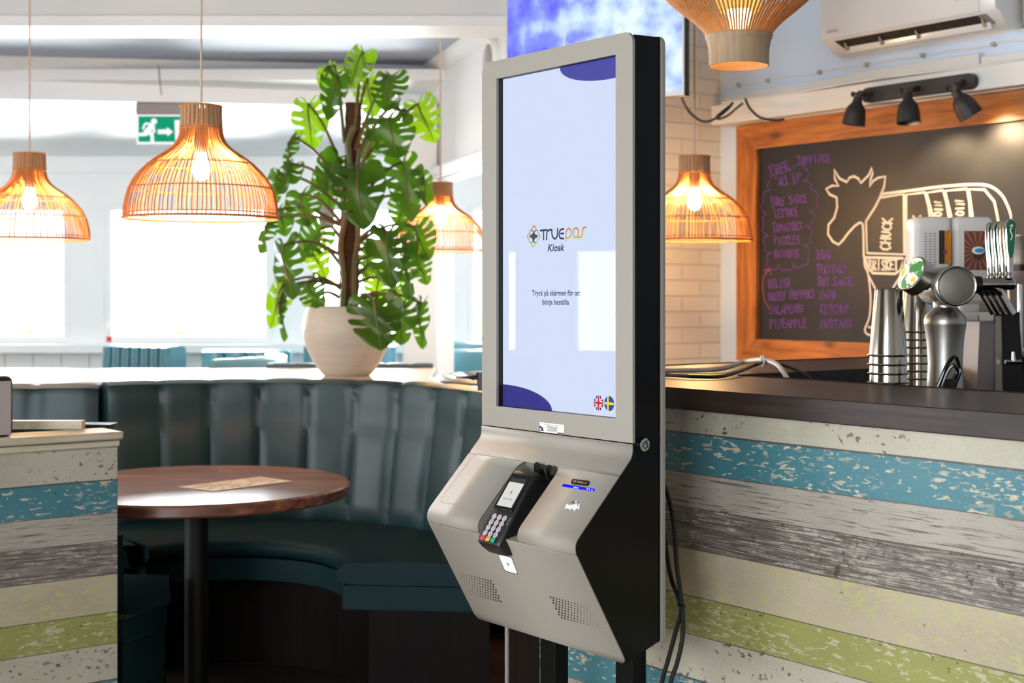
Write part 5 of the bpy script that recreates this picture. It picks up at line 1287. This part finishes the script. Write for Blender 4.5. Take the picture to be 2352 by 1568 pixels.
for i, y in enumerate((-.085,-.03,.025,.08)):
    tp = obj('tap', MB().tube([(.056,y,ZCY+.004),(.066,y,ZCY+.004),(.10,y,ZCY+.004),(.132,y,ZCY+.004),(.136,y,ZCY+.004)], [.013,.0145,.0135,.0125,.010], 20), M_chrome, fo)
    obj('collar', MB().tube([(.044,y,ZCY+.003),(.047,y,ZCY+.003),(.062,y,ZCY+.003)], [.022,.0205,.019], 24), M_black, tp)
    obj('spout', MB().tube(spline([(.082,y,ZCY),(.100,y,ZCY-.008),(.112,y,ZCY-.028),(.124,y,ZCY-.050),(.132,y,ZCY-.064)], 4), [.011]*6+[.0095]*11, 14), M_chrome, tp)
    rows = []
    for z, w_, d_ in ((.018,.009,.009),(.022,.010,.010),(.026,.0085,.0085),(.034,.0085,.008),(.045,.0090,.008),(.075,.0115,.0082),(.105,.0145,.0085),(.128,.0150,.0085),(.146,.0125,.008),(.152,.007,.006)):
        rows.append([(.124+w_*math.cos(2*PI*k/20)+.02*(z-.02)*.5, y+d_*math.sin(2*PI*k/20)+z*.02, ZCY+z) for k in range(20)])
    hn_ = MB().grid(rows, closed=True); hn_.add(rows[-1], [tuple(range(20))]); obj('handle', hn_, M_chrome, tp)
    pi = []
    for k in range(25):
        a = PI+PI*k/24; pi.append((.1252+.0105*math.cos(a)*(.8+.2*0), ZCY+.112+.050*math.sin(a)))
    pi += [(.1357,ZCY+.140),(.1315,ZCY+.148),(.1205,ZCY+.148),(.1150,ZCY+.140)]
    obj('insert', MB().prism([(x+.012*(z-ZCY-.02), y-.0086-.0006+(z-ZCY)*.016, z) for x,z in pi], (0,.002,0)), ins[i], tp, smooth=0)
    mb = MB(); mb.ribbon(spline([(.122,ZCY+.136),(.128,ZCY+.138),(.123,ZCY+.126),(.127,ZCY+.114),(.124,ZCY+.104)], 4), .0022, lambda u, v: (u+.0015, y-.0105+(v-ZCY)*.016, v)); obj('insert_lettering', mb, M_white if i == 0 else M_gold, tp, smooth=0)
pth = spline([(0,-.01,.0),(.018,-.012,.045),(.034,-.008,.068),(.046,0,.07),(.053,.004,.055),(.056,.004,.038),(.046,.002,.012),(.040,0,-.005)], 5)
t = thing('looped_black_cable', 'glossy black looped cable at the foot of the beer font', 'cable', tuple(P(2149, 892, 3.19)))
M_gb = MATS['glossy_black'] if 'glossy_black' in MATS else M_black
obj('loop', MB().tube(pth, .0042, 8), M_gb, t)
obj('loop', MB().tube(spline([(.012,.004,0),(.028,.0,.040),(.040,-.004,.052),(.048,-.003,.040),(.040,0,.022),(.030,.003,.0)], 5), .0042, 8), M_gb, t)
obj('plug', MB().prism([(-.004,-.016,-.07),(.030,-.016,-.07),(.040,-.012,.02),(.022,-.012,.02)], (0,.01,0)), M_black, t, bevel=.003)
# dispenser with two upended jugs
YJ = 3.78; kJ = YJ/F
def xz(px, py): p = P(px, py, YJ); return p.x, p.z
dsp = thing('sauce_dispenser', 'black and grey dispenser stand holding two upended jugs', 'dispenser', (0,0,0))
xl2, zt2 = xz(2106, 716); xr2, zb2 = xz(2282, 735)
obj('tray', MB().box(xl2, xr2, YJ-.02, YJ+.13, zb2+.012, zt2), M_jug, dsp, bevel=.004)
for a, b_ in ((2130,2165),(2206,2240),(2240,2276)):
    obj('spout', MB().box(xz(a,0)[0], xz(b_,0)[0]-.002, YJ-.035, YJ+.03, zb2-.003, zb2+.016), M_jug, dsp, bevel=.004)
mb = MB(); xa1, xb1 = xz(2248,0)[0], xz(2276,0)[0]
mb.prism([(xa1,YJ-.02,zb2),(xb1,YJ-.02,zb2),(xb1,YJ-.02,ZSH),(xa1-.008,YJ-.02,ZSH)], (0,.14,0)); obj('side_panel', mb, M_grey, dsp, bevel=.004)
xc1 = xz(2286,0)[0]
obj('edge_strip', MB().prism([(xb1,YJ-.04,zb2+.01),(xc1,YJ-.04,zb2+.01),(xc1+.006,YJ-.04,ZSH+.02),(xc1+.012,YJ-.04,ZSH),(xb1,YJ-.04,ZSH)], (0,.16,0)), M_steelm, dsp, bevel=.002)
obj('front', MB().prism([(xc1,YJ-.035,zb2+.02),(xz(2328,0)[0],YJ-.035,zb2+.02),(xz(2342,0)[0],YJ-.035,ZSH),(xc1+.006,YJ-.035,ZSH)], (0,.15,0)), M_blackm, dsp, bevel=.003)
x_, z_ = xz(2309, 826)
mb = MB(); mb.tube([(x_,YJ-.04,z_),(x_,YJ-.06,z_)], .008, 12); mb.tube([(x_-.022,YJ-.062,z_-.002),(x_+.02,YJ-.062,z_-.002)], .006, 12); mb.tube([(x_,YJ-.062,z_),(x_-.001,YJ-.062,z_+.024)], [.007,.0045], 12)
obj('tap', mb, M_chrome, dsp)
def jug(pa, pb, label, lab_px, m1, m2, kind):
    xa_, zt_ = xz(pa, 497); xb_, _ = xz(pb, 497); cx2 = (xa_+xb_)/2; hw = (xb_-xa_)/2; H = zt_-zt2
    t = thing('upended_jug', label, 'jug', (cx2, YJ+.055, zt2), 0, 'upended jugs on the dispenser')
    rows = []
    for z, k in ((0,.45),(.01,.5),(.02,.5),(.03,.9),(.05,1),(H-.04,1),(H-.036,1.03),(H-.012,1.03),(H-.003,.96),(H,.80)):
        rows.append([(x,y,z) for x,y in rrect(-hw*k,hw*k,-.05*k,.05*k,.016*k,4)])
    mb = MB().grid(rows, closed=True); mb.add(rows[-1], [tuple(range(len(rows[-1])))]); mb.add(rows[0], [tuple(range(len(rows[0])))]); obj('body', mb, M_jug, t)
    f = lambda px, py: (xz(px,py)[0]-cx2, -.0506, xz(px,py)[1]-zt2)
    (u0, v0), (u1, v1) = lab_px
    l = obj('label', MB().add([f(u0,v1),f(u1,v1),f(u1,v0),f(u0,v0)], [(0,1,2,3)]), m1, t, smooth=0); l['label'] = 'coloured printed label'
    mb = MB(); cxp, cyp = (u0+u1)/2+(3 if kind else 0), (v0+v1)/2+4; f2 = lambda px, py: (f(px,py)[0], -.0509, f(px,py)[2])
    for i in range(18):
        a = 2*PI*i/18
        def clip(a):
            dx, dy = math.cos(a), math.sin(a); k = min((u1-cxp if dx > 0 else cxp-u0)/max(1e-6,abs(dx)), (v1-cyp if dy > 0 else cyp-v0)/max(1e-6,abs(dy))); return (cxp+dx*k, cyp+dy*k)
        mb.flat([f2(cxp,cyp), f2(*clip(a-.07)), f2(*clip(a+.07))])
    obj('label_rays', mb, m2, l, smooth=0)
    f3 = lambda px, py: (f(px,py)[0], -.0512, f(px,py)[2])
    if kind:
        mb = MB(); disc(mb, cxp+2, cyp+6, 13, f3, ry=14); obj('label_emblem', mb, mat('label_brown', srgb(70,44,32), .5), l, smooth=0)
        f4 = lambda px, py: (f(px,py)[0], -.0515, f(px,py)[2]); mb = MB(); disc(mb, cxp+1, cyp-2, 15, f4, ry=9); obj('label_emblem', mb, M_white, l, smooth=0)
        f5 = lambda px, py: (f(px,py)[0], -.0518, f(px,py)[2]); mb = MB(); disc(mb, cxp+5, cyp-2, 12, f5, ry=5); obj('label_emblem', mb, mat('label_sky_blue', srgb(60,150,200), .5), l, smooth=0)
    else:
        mb = MB(); mb.add([f3(u0,v1),f3((u0+u1)/2-1,v1),f3((u0+u1)/2-1,v0),f3(u0,v0)], [(0,1,2,3)]); obj('label_panel', mb, mat('label_black', srgb(36,32,32), .5), l, smooth=0)
        f4 = lambda px, py: (f(px,py)[0], -.0515, f(px,py)[2]); mb = MB(); disc(mb, cxp, cyp+8, 5, f4); obj('label_emblem', mb, mat('label_red', srgb(130,60,50), .5), l, smooth=0)
        mb = MB()
        for i in range(14):
            for k in range(3):
                mb.add([f3(2124+k*10,535+i*6),f3(2131+k*10,535+i*6),f3(2131+k*10,537.5+i*6),f3(2124+k*10,537.5+i*6)], [(0,1,2,3)])
        obj('small_print', mb, M_grey, t, smooth=0)
M_or = mat('label_orange', srgb(206,134,30), .45); M_or2 = mat('label_dark_orange', srgb(176,104,20), .45); M_br = mat('label_maroon', srgb(112,58,44), .45); M_br2 = mat('label_tan', srgb(150,98,78), .45)
jug(2104, 2187, 'white upended jug with an orange and black label', ((2158,528),(2186,606)), M_or, M_or2, 0)
jug(2192, 2283, 'white upended jug with a maroon sunburst label', ((2216,526),(2272,620)), M_br, M_br2, 1)
mxp = P(2378, 676, 3.92); kM = 3.92/F
t = thing('drink_mixer', 'steel drink mixer with a black band cut off by the right edge', 'mixer', (mxp.x, mxp.y, ZSH))
zq = lambda py: CH-(py-HY)*kM-ZSH
obj('canister', MB().lathe([(0,zq(608)),(.066,zq(608)),(.068,zq(600)),(.068,zq(548)),(.070,zq(545)),(.070,zq(540)),(0,zq(540))], 40), M_steelm, t)
obj('band', MB().lathe([(0,zq(622)),(.071,zq(622)),(.071,zq(608)),(0,zq(608))], 40), M_black, t)
obj('collar', MB().lathe([(0,zq(652)),(.06,zq(652)),(.07,zq(640)),(.07,zq(622)),(0,zq(622))], 40), M_grey, t)
for dx in (-.042, .03): obj('rod', MB().cyl((dx,-.0,.0),(dx,0,zq(650)),.0075), M_chrome, t)
obj('base', MB().box(-.08,.08,-.06,.06,0,.10), M_blackm, t, bevel=.01)
